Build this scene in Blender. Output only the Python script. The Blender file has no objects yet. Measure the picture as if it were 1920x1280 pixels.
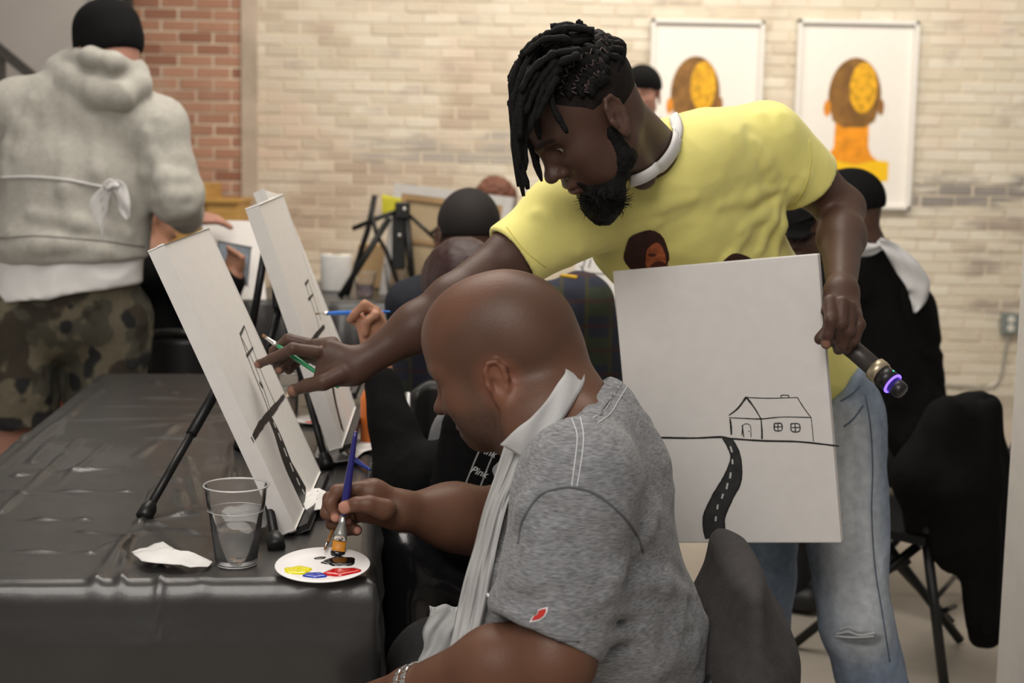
import bpy, bmesh, math, random
import numpy as np
from mathutils import Vector, Matrix
from mathutils.bvhtree import BVHTree
random.seed(7)
rng = np.random.default_rng(7)

# ------------------------------------------------------------------ camera
scene = bpy.context.scene
FPX = 2700.0
CAM = np.array([0.0, 0.0, 1.36])
PITCH = math.radians(7.0)
ROLL = math.radians(1.1)
_F = np.array([0, math.cos(PITCH), -math.sin(PITCH)])
_R0 = np.array([1.0, 0, 0])
_U0 = np.array([0, math.sin(PITCH), math.cos(PITCH)])
_R = _R0 * math.cos(ROLL) + _U0 * math.sin(ROLL)
_U = -_R0 * math.sin(ROLL) + _U0 * math.cos(ROLL)
cam_data = bpy.data.cameras.new('camera')
cam = bpy.data.objects.new('camera', cam_data)
scene.collection.objects.link(cam)
cam.matrix_world = Matrix(((_R[0], _U[0], -_F[0], CAM[0]), (_R[1], _U[1], -_F[1], CAM[1]),
                           (_R[2], _U[2], -_F[2], CAM[2]), (0, 0, 0, 1)))
cam_data.sensor_width = 36.0
cam_data.lens = FPX / 1920 * 36.0
cam_data.clip_start = 0.05
cam_data.dof.use_dof = True
cam_data.dof.focus_distance = 2.25
cam_data.dof.aperture_fstop = 4.5
scene.camera = cam

# ------------------------------------------------------------------ world, lights, exposure
world = bpy.data.worlds.new('world'); scene.world = world
world.use_nodes = True
world.node_tree.nodes['Background'].inputs[0].default_value = (1.0, 0.95, 0.9, 1)
world.node_tree.nodes['Background'].inputs[1].default_value = 0.23
scene.view_settings.view_transform = 'Standard'
scene.view_settings.look = 'None'
scene.view_settings.gamma = 1.0
scene.view_settings.use_curve_mapping = False
scene.view_settings.exposure = 0.0

def area(name, loc, size, energy, col, target=None, sy=None):
    l = bpy.data.lights.new(name, 'AREA'); l.energy = energy; l.color = col
    l.shape = 'RECTANGLE'; l.size = size; l.size_y = sy or size
    o = bpy.data.objects.new(name, l); scene.collection.objects.link(o)
    o.location = loc
    d = Vector(target or (loc[0], loc[1], 0)) - Vector(loc)
    o.rotation_euler = d.to_track_quat('-Z', 'Y').to_euler()
    return o
WARM = (1.0, 0.90, 0.76)
area('ceiling_light_wall', (0.9, 6.6, 3.3), 4.6, 104, WARM, (0.9, 8.7, 1.2), 0.5)
area('ceiling_light_mid', (-0.3, 3.6, 3.3), 2.2, 80, (1, 0.93, 0.84))
area('front_fill', (-0.7, -0.5, 3.0), 1.8, 74, (1, 0.94, 0.87), (0.2, 2.6, 0.9))  # added soft fill above the camera that brightens surfaces facing it

# ------------------------------------------------------------------ placing helpers
def ray(u, v):
    d = _F + (u - 960) / FPX * _R + (640 - v) / FPX * _U
    return d / np.linalg.norm(d)
def at(u, v, Y):
    d = ray(u, v); return CAM + d * (Y / d[1])
def onz(u, v, z):
    d = ray(u, v); return CAM + d * ((z - CAM[2]) / d[2])
def onplane(u, v, p0, n):
    d = ray(u, v); return CAM + d * (np.dot(np.asarray(p0) - CAM, n) / np.dot(d, n))
def unit(a):
    a = np.asarray(a, float); return a / np.linalg.norm(a)
def proj(p):
    q = np.asarray(p) - CAM
    z = q @ _F
    return 960 + FPX * (q @ _R) / z, 640 - FPX * (q @ _U) / z

# ------------------------------------------------------------------ materials
MATS = {}
def mat(name, col=(0.8, 0.8, 0.8), rough=0.6, var=0.12, scale=30.0, bump=0.0, bscale=60.0, metal=0.0,
        attr=None, trans=0.0, alpha=1.0, ior=1.45, emit=None, estr=0.0, sheen=0.0, spec=0.5, sss=0.0, stretch=None, coat=0.0):
    if name in MATS: return MATS[name]
    m = bpy.data.materials.new(name); MATS[name] = m
    m.use_nodes = True
    nt = m.node_tree; N = nt.nodes; L = nt.links
    b = N['Principled BSDF']
    b.inputs['Roughness'].default_value = rough
    b.inputs['Metallic'].default_value = metal
    b.inputs['IOR'].default_value = ior
    b.inputs['Specular IOR Level'].default_value = spec
    b.inputs['Transmission Weight'].default_value = trans
    b.inputs['Alpha'].default_value = alpha
    b.inputs['Coat Weight'].default_value = coat
    if sheen: b.inputs['Sheen Weight'].default_value = sheen
    if sss:
        b.inputs['Subsurface Weight'].default_value = sss
        b.inputs['Subsurface Radius'].default_value = (0.01, 0.004, 0.002)
        b.inputs['Subsurface Scale'].default_value = 0.5
    tc = N.new('ShaderNodeTexCoord')
    mp = N.new('ShaderNodeMapping'); L.new(tc.outputs['Object'], mp.inputs[0])
    if stretch: mp.inputs['Scale'].default_value = stretch
    nz = N.new('ShaderNodeTexNoise'); nz.inputs['Scale'].default_value = scale; nz.inputs['Detail'].default_value = 5
    L.new(mp.outputs[0], nz.inputs['Vector'])
    mr = N.new('ShaderNodeMapRange')
    mr.inputs[1].default_value = 0.25; mr.inputs[2].default_value = 0.75
    mr.inputs[3].default_value = 1 - var; mr.inputs[4].default_value = 1 + var
    L.new(nz.outputs[0], mr.inputs[0])
    mx = N.new('ShaderNodeVectorMath'); mx.operation = 'SCALE'
    if attr:
        at_ = N.new('ShaderNodeAttribute'); at_.attribute_name = attr
        L.new(at_.outputs['Color'], mx.inputs[0])
    else:
        mx.inputs[0].default_value = col
    L.new(mr.outputs[0], mx.inputs['Scale'])
    L.new(mx.outputs[0], b.inputs['Base Color'])
    if bump:
        n2 = N.new('ShaderNodeTexNoise'); n2.inputs['Scale'].default_value = bscale; n2.inputs['Detail'].default_value = 4
        L.new(mp.outputs[0], n2.inputs['Vector'])
        bp = N.new('ShaderNodeBump'); bp.inputs['Strength'].default_value = bump; bp.inputs['Distance'].default_value = 0.004
        L.new(n2.outputs[0], bp.inputs['Height']); L.new(bp.outputs[0], b.inputs['Normal'])
    if emit:
        b.inputs['Emission Color'].default_value = (*emit, 1); b.inputs['Emission Strength'].default_value = estr
    return m

# ------------------------------------------------------------------ object helpers
COL = scene.collection
def mesh_obj(name, verts, faces, m=None, parent=None, smooth=False):
    me = bpy.data.meshes.new(name)
    me.from_pydata([tuple(map(float, v)) for v in verts], [], [tuple(map(int, f)) for f in faces])
    me.update()
    return mobj(name, me, m, parent, smooth)
def mobj(name, me, m=None, parent=None, smooth=False):
    if smooth:
        me.polygons.foreach_set('use_smooth', np.ones(len(me.polygons), bool))
    if m and not me.materials: me.materials.append(m)
    o = bpy.data.objects.new(name, me); COL.objects.link(o)
    if parent is not None:
        o.parent = parent
        o.matrix_parent_inverse = parent.matrix_basis.inverted()
    return o
def bm_obj(name, bm, m=None, parent=None, smooth=False):
    bmesh.ops.recalc_face_normals(bm, faces=bm.faces[:])
    me = bpy.data.meshes.new(name); bm.to_mesh(me); bm.free()
    return mobj(name, me, m, parent, smooth)
def thing(name, loc, label, cat, group=None):
    o = bpy.data.objects.new(name, None); COL.objects.link(o)
    o.location = tuple(map(float, loc)); o.empty_display_size = 0.05
    return tag(o, label, cat, group)
def tag(o, label=None, cat=None, group=None, kind=None):
    if label: o['label'] = label
    if cat: o['category'] = cat
    if group: o['group'] = group
    if kind: o['kind'] = kind
    return o
def bx(bm, c, s, R=None, bevel=0.0):
    """box centred at c with full sizes s, axes = columns of R"""
    r = bmesh.ops.create_cube(bm, size=1.0)
    vs = r['verts']
    R = np.eye(3) if R is None else np.asarray(R)
    for v in vs:
        p = np.array(v.co) * np.asarray(s)
        v.co = Vector(R @ p + np.asarray(c))
    if bevel:
        es = list({e for v in vs for e in v.link_edges})
        bmesh.ops.bevel(bm, geom=es, offset=bevel, segments=2, affect='EDGES', profile=0.5)
def frame_from(a, b, hint=(0, 0, 1)):
    z = unit(np.asarray(b) - np.asarray(a))
    h = np.asarray(hint, float)
    if abs(z @ h) > 0.95: h = np.array([1.0, 0, 0])
    x = unit(np.cross(h, z)); y = np.cross(z, x)
    return np.stack([x, y, z], 1)
def tube(bm, pts, radii, seg=10, cap=True, flat=1.0, hint=(0, 0, 1)):
    """tapered tube along points; flat squashes along the frame's second axis"""
    pts = [np.asarray(p, float) for p in pts]
    if np.isscalar(radii): radii = [radii] * len(pts)
    rings = []
    prevx = None
    for i, p in enumerate(pts):
        t = unit(pts[min(i + 1, len(pts) - 1)] - pts[max(i - 1, 0)])
        if prevx is None:
            h = np.asarray(hint, float)
            if abs(t @ h) > 0.95: h = np.array([1.0, 0, 0])
            x = unit(np.cross(h, t))
        else:
            x = unit(prevx - t * (prevx @ t))
        prevx = x
        y = np.cross(t, x)
        rings.append([bm.verts.new(Vector(p + radii[i] * (math.cos(a) * x + flat * math.sin(a) * y)))
                      for a in [2 * math.pi * k / seg for k in range(seg)]])
    for a, b in zip(rings, rings[1:]):
        for k in range(seg):
            bm.faces.new((a[k], a[(k + 1) % seg], b[(k + 1) % seg], b[k]))
    if cap:
        bm.faces.new(rings[0][::-1]); bm.faces.new(rings[-1])
def lathe(bm, c, axis, prof, seg=32, cap0=False, cap1=False, hint=(0, 0, 1)):
    R = frame_from((0, 0, 0), axis, hint)
    rings = []
    for (r, h) in prof:
        rings.append([bm.verts.new(Vector(np.asarray(c) + R @ np.array([r * math.cos(a), r * math.sin(a), h])))
                      for a in [2 * math.pi * k / seg for k in range(seg)]])
    for a, b in zip(rings, rings[1:]):
        for k in range(seg):
            bm.faces.new((a[k], a[(k + 1) % seg], b[(k + 1) % seg], b[k]))
    if cap0: bm.faces.new(rings[0][::-1])
    if cap1: bm.faces.new(rings[-1])
def spline(pts, n):
    """Catmull-Rom through points, n samples per span"""
    P = [np.asarray(p, float) for p in pts]
    P = [2 * P[0] - P[1]] + P + [2 * P[-1] - P[-2]]
    out = []
    for i in range(1, len(P) - 2):
        for k in range(n):
            t = k / n
            a, b, c, d = P[i - 1], P[i], P[i + 1], P[i + 2]
            out.append(0.5 * ((2 * b) + (-a + c) * t + (2 * a - 5 * b + 4 * c - d) * t * t + (-a + 3 * b - 3 * c + d) * t ** 3))
    out.append(P[-2]); return out
def sheet(name, rows, m, parent=None, thick=0.0015, smooth=True):
    """a thin cloth / paper sheet with real thickness from a grid of points"""
    rows = np.asarray(rows, float); nr, nc = rows.shape[:2]
    du = np.gradient(rows, axis=1); dv = np.gradient(rows, axis=0)
    n = np.cross(du, dv); n /= (np.linalg.norm(n, axis=2, keepdims=True) + 1e-12)
    A = (rows + n * thick / 2).reshape(-1, 3); B = (rows - n * thick / 2).reshape(-1, 3)
    V = np.vstack([A, B]); off = nr * nc; F = []
    for i in range(nr - 1):
        for j in range(nc - 1):
            a, b, c, d = i * nc + j, i * nc + j + 1, (i + 1) * nc + j + 1, (i + 1) * nc + j
            F.append((a, b, c, d)); F.append((d + off, c + off, b + off, a + off))
    def side(a, b): F.append((b, a, a + off, b + off))
    for j in range(nc - 1):
        side(j, j + 1); side((nr - 1) * nc + j + 1, (nr - 1) * nc + j)
    for i in range(nr - 1):
        side((i + 1) * nc, i * nc); side(i * nc + nc - 1, (i + 1) * nc + nc - 1)
    return mesh_obj(name, V, F, m, parent, smooth)

# ------------------------------------------------------------------ numpy noise
_perm = rng.random((32, 32, 32))
def vnoise(P):
    P = np.asarray(P); i = np.floor(P).astype(int); f = P - i; f = f * f * (3 - 2 * f)
    r = 0
    for dx in (0, 1):
        for dy in (0, 1):
            for dz in (0, 1):
                w = (f[:, 0] if dx else 1 - f[:, 0]) * (f[:, 1] if dy else 1 - f[:, 1]) * (f[:, 2] if dz else 1 - f[:, 2])
                r = r + w * _perm[(i[:, 0] + dx) & 31, (i[:, 1] + dy) & 31, (i[:, 2] + dz) & 31]
    return r * 2 - 1
def fbm(P, o=3):
    r = 0; a = 1.0; s = 0
    for k in range(o):
        r = r + a * vnoise(P * (2 ** k) + 7.3 * k); s += a; a *= 0.5
    return r / s
def sstep(a, b, x):
    t = np.clip((x - a) / (b - a), 0, 1); return t * t * (3 - 2 * t)

# ------------------------------------------------------------------ signed-distance modelling (bodies and clothes)
def rc(a, b, ra, rb=None):
    a = np.asarray(a, float); b = np.asarray(b, float); rb = ra if rb is None else rb
    ba = b - a; L2 = max(ba @ ba, 1e-9)
    def f(P):
        q = P - a
        t = np.clip((q @ ba) / L2, 0, 1)
        q = q - t[:, None] * ba
        return np.sqrt(np.einsum('ij,ij->i', q, q)) - (ra + (rb - ra) * t)
    return f
def sph(c, r): return rc(c, np.asarray(c) + 1e-4, r)
def ell(c, r, R=None):
    c = np.asarray(c, float); r = np.asarray(r, float); R = np.eye(3) if R is None else np.asarray(R)
    def f(P):
        q = (P - c) @ R
        a = q / r; b = a / r
        k0 = np.sqrt(np.einsum('ij,ij->i', a, a)); k1 = np.sqrt(np.einsum('ij,ij->i', b, b)) + 1e-9
        return k0 * (k0 - 1) / k1
    return f
def fcap(a, b, wa, ta, wb, tb, side):
    """capsule of elliptical section: half-width w along `side`, half-thickness t across it"""
    a = np.asarray(a, float); b = np.asarray(b, float); ba = b - a; L2 = ba @ ba
    side = unit(np.asarray(side) - ba * (np.dot(side, ba) / L2))
    def f(P):
        q = P - a
        t = np.clip((q @ ba) / L2, 0, 1)
        q = q - t[:, None] * ba
        s = q @ side; o2 = np.maximum(np.einsum('ij,ij->i', q, q) - s * s, 0)
        w = wa + (wb - wa) * t; h = ta + (tb - ta) * t
        k0 = np.sqrt((s / w) ** 2 + o2 / h ** 2); k1 = np.sqrt((s / w ** 2) ** 2 + o2 / h ** 4) + 1e-9
        return k0 * (k0 - 1) / k1
    return f
def rbox(c, half, R=None, r=0.01):
    c = np.asarray(c, float); half = np.asarray(half, float) - r; R = np.eye(3) if R is None else np.asarray(R)
    def f(P):
        q = np.abs((P - c) @ R) - half
        return np.linalg.norm(np.maximum(q, 0), axis=1) + np.minimum(q.max(1), 0) - r
    return f
def plane(p, n):
    """negative on the side n points away from"""
    p = np.asarray(p, float); n = unit(n)
    return lambda P: (P - p) @ n
def smin(a, b, k):
    h = np.maximum(k - np.abs(a - b), 0) / k
    return np.minimum(a, b) - h * h * k * 0.25
class Sdf:
    def __init__(self): self.it = []
    def add(self, f, k=0.02): self.it.append((0, f, k)); return self
    def sub(self, f, k=0.006): self.it.append((1, f, k)); return self
    def cut(self, f, k=0.004): self.it.append((2, f, k)); return self
    def chain(self, pts, radii, k=0.02):
        for i in range(len(pts) - 1): self.add(rc(pts[i], pts[i + 1], radii[i], radii[i + 1]), k if i else k)
        return self
    def run(self, P, keep=None):
        d = np.full(len(P), 1e3)
        for i, (op, f, k) in enumerate(self.it):
            if keep is not None and not keep[i]: continue
            e = f(P)
            if op == 0: d = smin(d, e, k)
            elif op == 1: d = -smin(-d, e, k)
            else: d = -smin(-d, -e, k)
        return d
    def __call__(self, P): return self.run(P)

def surface(sdf, lo, hi, h, smooth=1):
    """sparse surface nets -> verts, quads, normals-outward"""
    B = 8
    lo = np.asarray(lo, float); hi = np.asarray(hi, float)
    nb = np.maximum(np.ceil((hi - lo) / (h * B)).astype(int), 1)
    gi = np.stack(np.meshgrid(*[np.arange(n) for n in nb], indexing='ij'), -1).reshape(-1, 3)
    cen = lo + (gi + 0.5) * (B * h)
    rad = B * h * 0.87
    E = np.stack([f(cen) for (_, f, _) in sdf.it], 1)
    d = np.full(len(cen), 1e3)
    for i, (op, f, k) in enumerate(sdf.it):
        e = E[:, i]
        d = smin(d, e, k) if op == 0 else (-smin(-d, e, k) if op == 1 else -smin(-d, -e, k))
    act = np.abs(d) < rad * 1.9 + 0.012
    gi = gi[act]; cen = cen[act]; E = E[act]
    ops = np.array([o for o, _, _ in sdf.it]); ks = np.array([k for _, _, k in sdf.it])
    keep = np.where(ops[None] == 2, True, E < rad * 1.9 + 1.3 * ks[None] + 0.010)
    groups = {}
    pk = np.packbits(keep, axis=1)
    for i in range(len(gi)): groups.setdefault(pk[i].tobytes(), []).append(i)
    n1 = B + 1
    loc = np.stack(np.meshgrid(*[np.arange(n1)] * 3, indexing='ij'), -1).reshape(-1, 3)
    V = np.zeros((len(gi), n1 ** 3))
    for key, idx in groups.items():
        idx = np.array(idx)
        for s in range(0, len(idx), 200):
            ii = idx[s:s + 200]
            P = lo + (gi[ii][:, None, :] * B + loc[None]) * h
            V[ii] = sdf.run(P.reshape(-1, 3), keep[ii[0]]).reshape(len(ii), -1)
    V = V.reshape(-1, n1, n1, n1)
    S = V < 0
    c = sum(S[:, x:x + B, y:y + B, z:z + B].astype(np.int8) for x in (0, 1) for y in (0, 1) for z in (0, 1))
    bi, cx, cy, cz = np.nonzero((c > 0) & (c < 8))
    dims = nb * B + 2
    G = gi[bi] * B + np.stack([cx, cy, cz], 1)
    gid = (G[:, 0] * dims[1] + G[:, 1]) * dims[2] + G[:, 2]
    cor = {(x, y, z): V[bi, cx + x, cy + y, cz + z] for x in (0, 1) for y in (0, 1) for z in (0, 1)}
    acc = np.zeros((len(gid), 3)); cnt = np.zeros(len(gid))
    for a in cor:
        for ax in range(3):
            if a[ax] == 0:
                b = list(a); b[ax] = 1; b = tuple(b)
                va, vb = cor[a], cor[b]
                m = (va < 0) != (vb < 0)
                t = np.where(m, va / np.where(m, va - vb, 1), 0)
                p = np.tile(np.array(a, float), (len(gid), 1)); p[:, ax] += t
                acc[m] += p[m]; cnt[m] += 1
    verts = lo + (G + acc / cnt[:, None]) * h
    order = np.argsort(gid); sg = gid[order]
    quads = []
    st = np.array([dims[1] * dims[2], dims[2], 1])
    for ax in range(3):
        o1, o2 = [(1, 2), (2, 0), (0, 1)][ax]
        sl0 = [slice(None)] + [slice(0, B)] * 3; sl1 = list(sl0); sl1[ax + 1] = slice(1, B + 1)
        A_, B_ = S[tuple(sl0)], S[tuple(sl1)]
        bb, x, y, z = np.nonzero(A_ != B_)
        flip = A_[bb, x, y, z]
        g = gi[bb] * B + np.stack([x, y, z], 1)
        base = (g[:, 0] * dims[1] + g[:, 1]) * dims[2] + g[:, 2]
        ids = np.stack([base, base - st[o1], base - st[o1] - st[o2], base - st[o2]], 1)
        pos = np.searchsorted(sg, ids); pos = np.minimum(pos, len(sg) - 1)
        ok = (sg[pos] == ids).all(1)
        q = order[pos][ok]; fl = flip[ok]
        q[~fl] = q[~fl][:, ::-1]
        quads.append(q)
    quads = np.vstack(quads)
    for _ in range(smooth):
        verts = laplace(verts, quads, 0.5)
    return verts, quads
def laplace(verts, quads, f):
    s = np.zeros_like(verts); n = np.zeros(len(verts))
    for a in range(4):
        b = (a + 1) % 4
        for k in range(3):
            s[:, k] += np.bincount(quads[:, a], verts[quads[:, b], k], len(verts))
            s[:, k] += np.bincount(quads[:, b], verts[quads[:, a], k], len(verts))
        n += np.bincount(quads[:, a], minlength=len(verts)) + np.bincount(quads[:, b], minlength=len(verts))
    n = np.maximum(n, 1)
    return verts + f * (s / n[:, None] - verts)
def vnormals(verts, quads):
    n = np.cross(verts[quads[:, 2]] - verts[quads[:, 0]], verts[quads[:, 3]] - verts[quads[:, 1]])
    N = np.zeros_like(verts)
    for a in range(4):
        for k in range(3): N[:, k] += np.bincount(quads[:, a], n[:, k], len(verts))
    return N / (np.linalg.norm(N, axis=1, keepdims=True) + 1e-12)
def quad_mesh(name, verts, quads, m, parent=None, colors=None):
    me = bpy.data.meshes.new(name)
    me.vertices.add(len(verts)); me.vertices.foreach_set('co', verts.astype(np.float32).ravel())
    me.loops.add(quads.size); me.loops.foreach_set('vertex_index', quads.astype(np.int32).ravel())
    me.polygons.add(len(quads)); me.polygons.foreach_set('loop_start', np.arange(0, quads.size, 4, dtype=np.int32))
    me.update(calc_edges=True)
    if colors is not None:
        ca = me.color_attributes.new('Col', 'FLOAT_COLOR', 'POINT')
        c4 = np.ones((len(verts), 4), np.float32); c4[:, :3] = colors
        ca.data.foreach_set('color', c4.ravel())
    return mobj(name, me, m, parent, True)
def sdf_obj(name, sdf, lo, hi, h, m, parent=None, disp=None, color=None, smooth=1):
    v, q = surface(sdf, lo, hi, h, smooth)
    if disp is not None:
        n = vnormals(v, q); v = v + n * disp(v, n)[:, None]
    c = color(v) if color is not None else None
    return quad_mesh(name, v, q, m, parent, c)
def bbox(pts, pad):
    P = np.array([np.asarray(p) for p in pts]); return P.min(0) - pad, P.max(0) + pad
def bvh_of(*objs):
    vs = []; fs = []
    for o in objs:
        n = len(vs); mw = o.matrix_world
        co = np.empty(len(o.data.vertices) * 3); o.data.vertices.foreach_get('co', co)
        vs += [Vector(c) for c in co.reshape(-1, 3)]
        fs += [[i + n for i in p.vertices] for p in o.data.polygons]
    return BVHTree.FromPolygons(vs, fs)
def hit(bvh, u, v, off=0.0015):
    d = ray(u, v)
    loc, n, _, _ = bvh.ray_cast(Vector(CAM), Vector(d))
    if loc is None: return None
    n = np.array(n)
    if n @ d > 0: n = -n
    return np.array(loc) + n * off
def seam(name, bvh, uvs, r, m, parent, n=10, off=0.0006):
    pts = [hit(bvh, p[0], p[1], off) for p in spline([(a, b, 0) for a, b in uvs], n)]
    pts = [p for p in pts if p is not None]
    if len(pts) < 3: return None
    bm = bmesh.new(); tube(bm, pts, r, 5)
    return bm_obj(name, bm, m, parent, True)
def decal(name, bvh, poly, m, parent, off=0.0012, step=None):
    """flat print following a surface: fan of rings of a star-shaped outline given in picture points"""
    c = np.mean(np.array(poly), 0); bm = bmesh.new(); rings = []
    ts = [0.02, 0.25, 0.5, 0.75, 1.0]
    for t in ts:
        r = []
        for p in poly:
            q = c + (np.asarray(p) - c) * t
            h_ = hit(bvh, q[0], q[1], off)
            if h_ is None: bm.free(); return None
            r.append(bm.verts.new(Vector(h_)))
        rings.append(r)
    n = len(poly)
    bm.faces.new(rings[0])
    for a, b in zip(rings, rings[1:]):
        for k in range(n): bm.faces.new((a[k], a[(k + 1) % n], b[(k + 1) % n], b[k]))
    return bm_obj(name, bm, m, parent, True)

# ================================================================== ROOM
WY = 8.75                                   # face of the brick wall
def brick_mat():
    m = bpy.data.materials.new('brick_paint'); m.use_nodes = True
    nt = m.node_tree; N = nt.nodes; L = nt.links; b = N['Principled BSDF']
    b.inputs['Roughness'].default_value = 0.85
    geo = N.new('ShaderNodeNewGeometry'); sep = N.new('ShaderNodeSeparateXYZ'); L.new(geo.outputs['Position'], sep.inputs[0])
    def noise(scale, det=4, sc=(1, 1, 1)):
        mp = N.new('ShaderNodeMapping'); mp.inputs['Scale'].default_value = sc; L.new(geo.outputs['Position'], mp.inputs[0])
        n = N.new('ShaderNodeTexNoise'); n.inputs['Scale'].default_value = scale; n.inputs['Detail'].default_value = det
        L.new(mp.outputs[0], n.inputs['Vector']); return n.outputs[0]
    def rng_(v, a, b_, lo=0.0, hi=1.0):
        r = N.new('ShaderNodeMapRange'); r.interpolation_type = 'SMOOTHSTEP'
        for i, x in enumerate((a, b_, lo, hi)): r.inputs[i + 1].default_value = x
        L.new(v, r.inputs[0]); return r.outputs[0]
    def mul(a, b_):
        x = N.new('ShaderNodeMath'); x.operation = 'MULTIPLY'
        for i, v in enumerate((a, b_)):
            if isinstance(v, (int, float)): x.inputs[i].default_value = v
            else: L.new(v, x.inputs[i])
        return x.outputs[0]
    def mix(f, a, b_):
        x = N.new('ShaderNodeMix'); x.data_type = 'RGBA'
        if isinstance(f, (int, float)): x.inputs[0].default_value = f
        else: L.new(f, x.inputs[0])
        for i, v in ((6, a), (7, b_)):
            if isinstance(v, tuple): x.inputs[i].default_value = (*v, 1)
            else: L.new(v, x.inputs[i])
        return x.outputs[2]
    at_ = N.new('ShaderNodeAttribute'); at_.attribute_name = 'bval'; bv = at_.outputs['Fac']
    red = mix(bv, (0.31, 0.145, 0.095), (0.49, 0.275, 0.19))
    red = mix(mul(rng_(noise(1.6), 0.5, 0.75), 0.65), red, (0.58, 0.44, 0.36))
    old = mix(bv, (0.46, 0.36, 0.285), (0.64, 0.55, 0.45))
    cream = mix(bv, (0.64, 0.585, 0.475), (0.74, 0.70, 0.61))
    paint = rng_(noise(1.1, 6, (1, 1, 1.6)), 0.38, 0.55)
    xr = rng_(sep.outputs[0], -0.9, 0.6)                      # the paint is fuller further along the wall
    add = N.new('ShaderNodeMath'); add.operation = 'ADD'; add.use_clamp = True
    L.new(mul(paint, 0.75), add.inputs[0]); L.new(mul(xr, 0.7), add.inputs[1])
    right = mix(add.outputs[0], old, cream)
    worn = rng_(noise(3.2, 6, (1, 1, 2.2)), 0.56, 0.70)
    right = mix(mul(worn, 0.7), right, (0.44, 0.385, 0.345))
    pinkish = mul(rng_(noise(0.9, 3, (1, 1, 1)), 0.52, 0.7), mul(bv, 0.55))
    right = mix(pinkish, right, (0.62, 0.42, 0.32))
    def band(axis, a, b_, soft):
        o = sep.outputs[axis]
        return mul(rng_(o, a - soft, a + soft), rng_(o, b_ - soft, b_ + soft, 1.0, 0.0))
    streak = rng_(noise(5.0, 5, (0.5, 1, 2.5)), 0.40, 0.58)
    g1 = mul(mul(band(2, 1.36, 1.57, 0.03), band(0, -0.95, 0.3, 0.12)), streak)
    right = mix(mul(g1, 0.9), right, (0.40, 0.37, 0.34))
    g2 = mul(mul(band(2, 1.14, 1.36, 0.03), band(0, 2.38, 4.2, 0.08)), streak)
    right = mix(mul(g2, 0.9), right, (0.24, 0.225, 0.22))
    g3 = mul(mul(band(2, 0.35, 1.12, 0.08), band(0, 2.75, 4.2, 0.1)), rng_(noise(4.0, 5, (0.6, 1, 2)), 0.47, 0.62))
    right = mix(mul(g3, 0.75), right, (0.33, 0.27, 0.24))
    zone = rng_(sep.outputs[0], -1.60, -1.56)
    col = mix(zone, red, right)
    L.new(col, b.inputs['Base Color'])
    bp = N.new('ShaderNodeBump'); bp.inputs['Strength'].default_value = 0.6; bp.inputs['Distance'].default_value = 0.006
    L.new(noise(45, 5), bp.inputs['Height']); L.new(bp.outputs[0], b.inputs['Normal'])
    return m
M_BRICK = brick_mat()
def mortar_mat():
    m = mat('mortar', (0.68, 0.60, 0.49), 0.9, 0.15, 3, 0.4, 50)
    return m

# back wall: mortar bed with bricks laid on it
bm = bmesh.new(); bx(bm, (0.4, WY + 0.142, 1.7), (9.0, 0.30, 3.4))
wall = bm_obj('wall_back', bm, mortar_mat()); tag(wall, kind='structure')
def brick_mesh(val, seed):
    bm = bmesh.new(); bx(bm, (0, 0, 0), (0.199, 0.03, 0.060), None, 0.006)
    r = random.Random(seed)
    for v in bm.verts:
        v.co += Vector((r.uniform(-1, 1) * .0012, r.uniform(-1, 1) * .0012, r.uniform(-1, 1) * .0012))
    bmesh.ops.recalc_face_normals(bm, faces=bm.faces[:])
    me = bpy.data.meshes.new('brick'); bm.to_mesh(me); bm.free()
    a = me.attributes.new('bval', 'FLOAT', 'POINT'); a.data.foreach_set('value', [val] * len(me.vertices))
    me.materials.append(M_BRICK)
    return me
BR = [brick_mesh(i / 13, i) for i in range(14)]
cells = []
row = 0
z = 0.034
while z < 3.3:
    x = -4.0 + (0.104 if row % 2 else 0)
    while x < 4.6:
        cells.append((x, z, row)); x += 0.208
    z += 0.068; row += 1
free = [(262, 0, 960, 330), (350, 330, 480, 400), (540, 330, 750, 480), (1240, 0, 1500, 195), (1425, 0, 1500, 330), (1720, 0, 1920, 700), (1180, 0, 1240, 110), (1650, 390, 1900, 720)]
scored = []
for (x, z, r) in cells:
    u, v = proj((x, WY, z))
    vis = any(a - 20 < u < c + 20 and b - 10 < v < d + 10 for a, b, c, d in free)
    scored.append((0 if vis else 1, random.random(), x, z))
scored.sort()
rest_v = []; rest_f = []; rest_a = []
br_co = [np.array([v.co for v in me.vertices]) for me in BR]
br_f = [[list(p.vertices) for p in me.polygons] for me in BR]
for i, (s_, r_, x, z) in enumerate(scored):
    k = random.randrange(14)
    p = (x + random.uniform(-.003, .003), WY + random.uniform(-.002, .004), z + random.uniform(-.002, .002))
    if i < 300 and s_ == 0:
        o = bpy.data.objects.new('brick', BR[k]); COL.objects.link(o); o.location = p; o.parent = wall
        o.rotation_euler = (0, random.uniform(-.006, .006), 0)
    else:
        n = len(rest_a)
        rest_v += list(br_co[k] + np.array(p)); rest_f += [[j + n for j in f] for f in br_f[k]]
        rest_a += [k / 13] * len(br_co[k])
o = mesh_obj('brickwork', rest_v, rest_f, M_BRICK, wall)
a = o.data.attributes.new('bval', 'FLOAT', 'POINT'); a.data.foreach_set('value', rest_a)
o['kind'] = 'stuff'
# plastered corner strip where the red brick meets the painted brick
bm = bmesh.new(); bx(bm, (-1.60, WY - 0.005, 1.7), (0.10, 0.05, 3.4), None, 0.006)
tag(bm_obj('trim_1', bm, mat('corner_plaster', (0.48, 0.40, 0.33), 0.9, 0.25, 5, 0.4, 30)), kind='structure')

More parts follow.
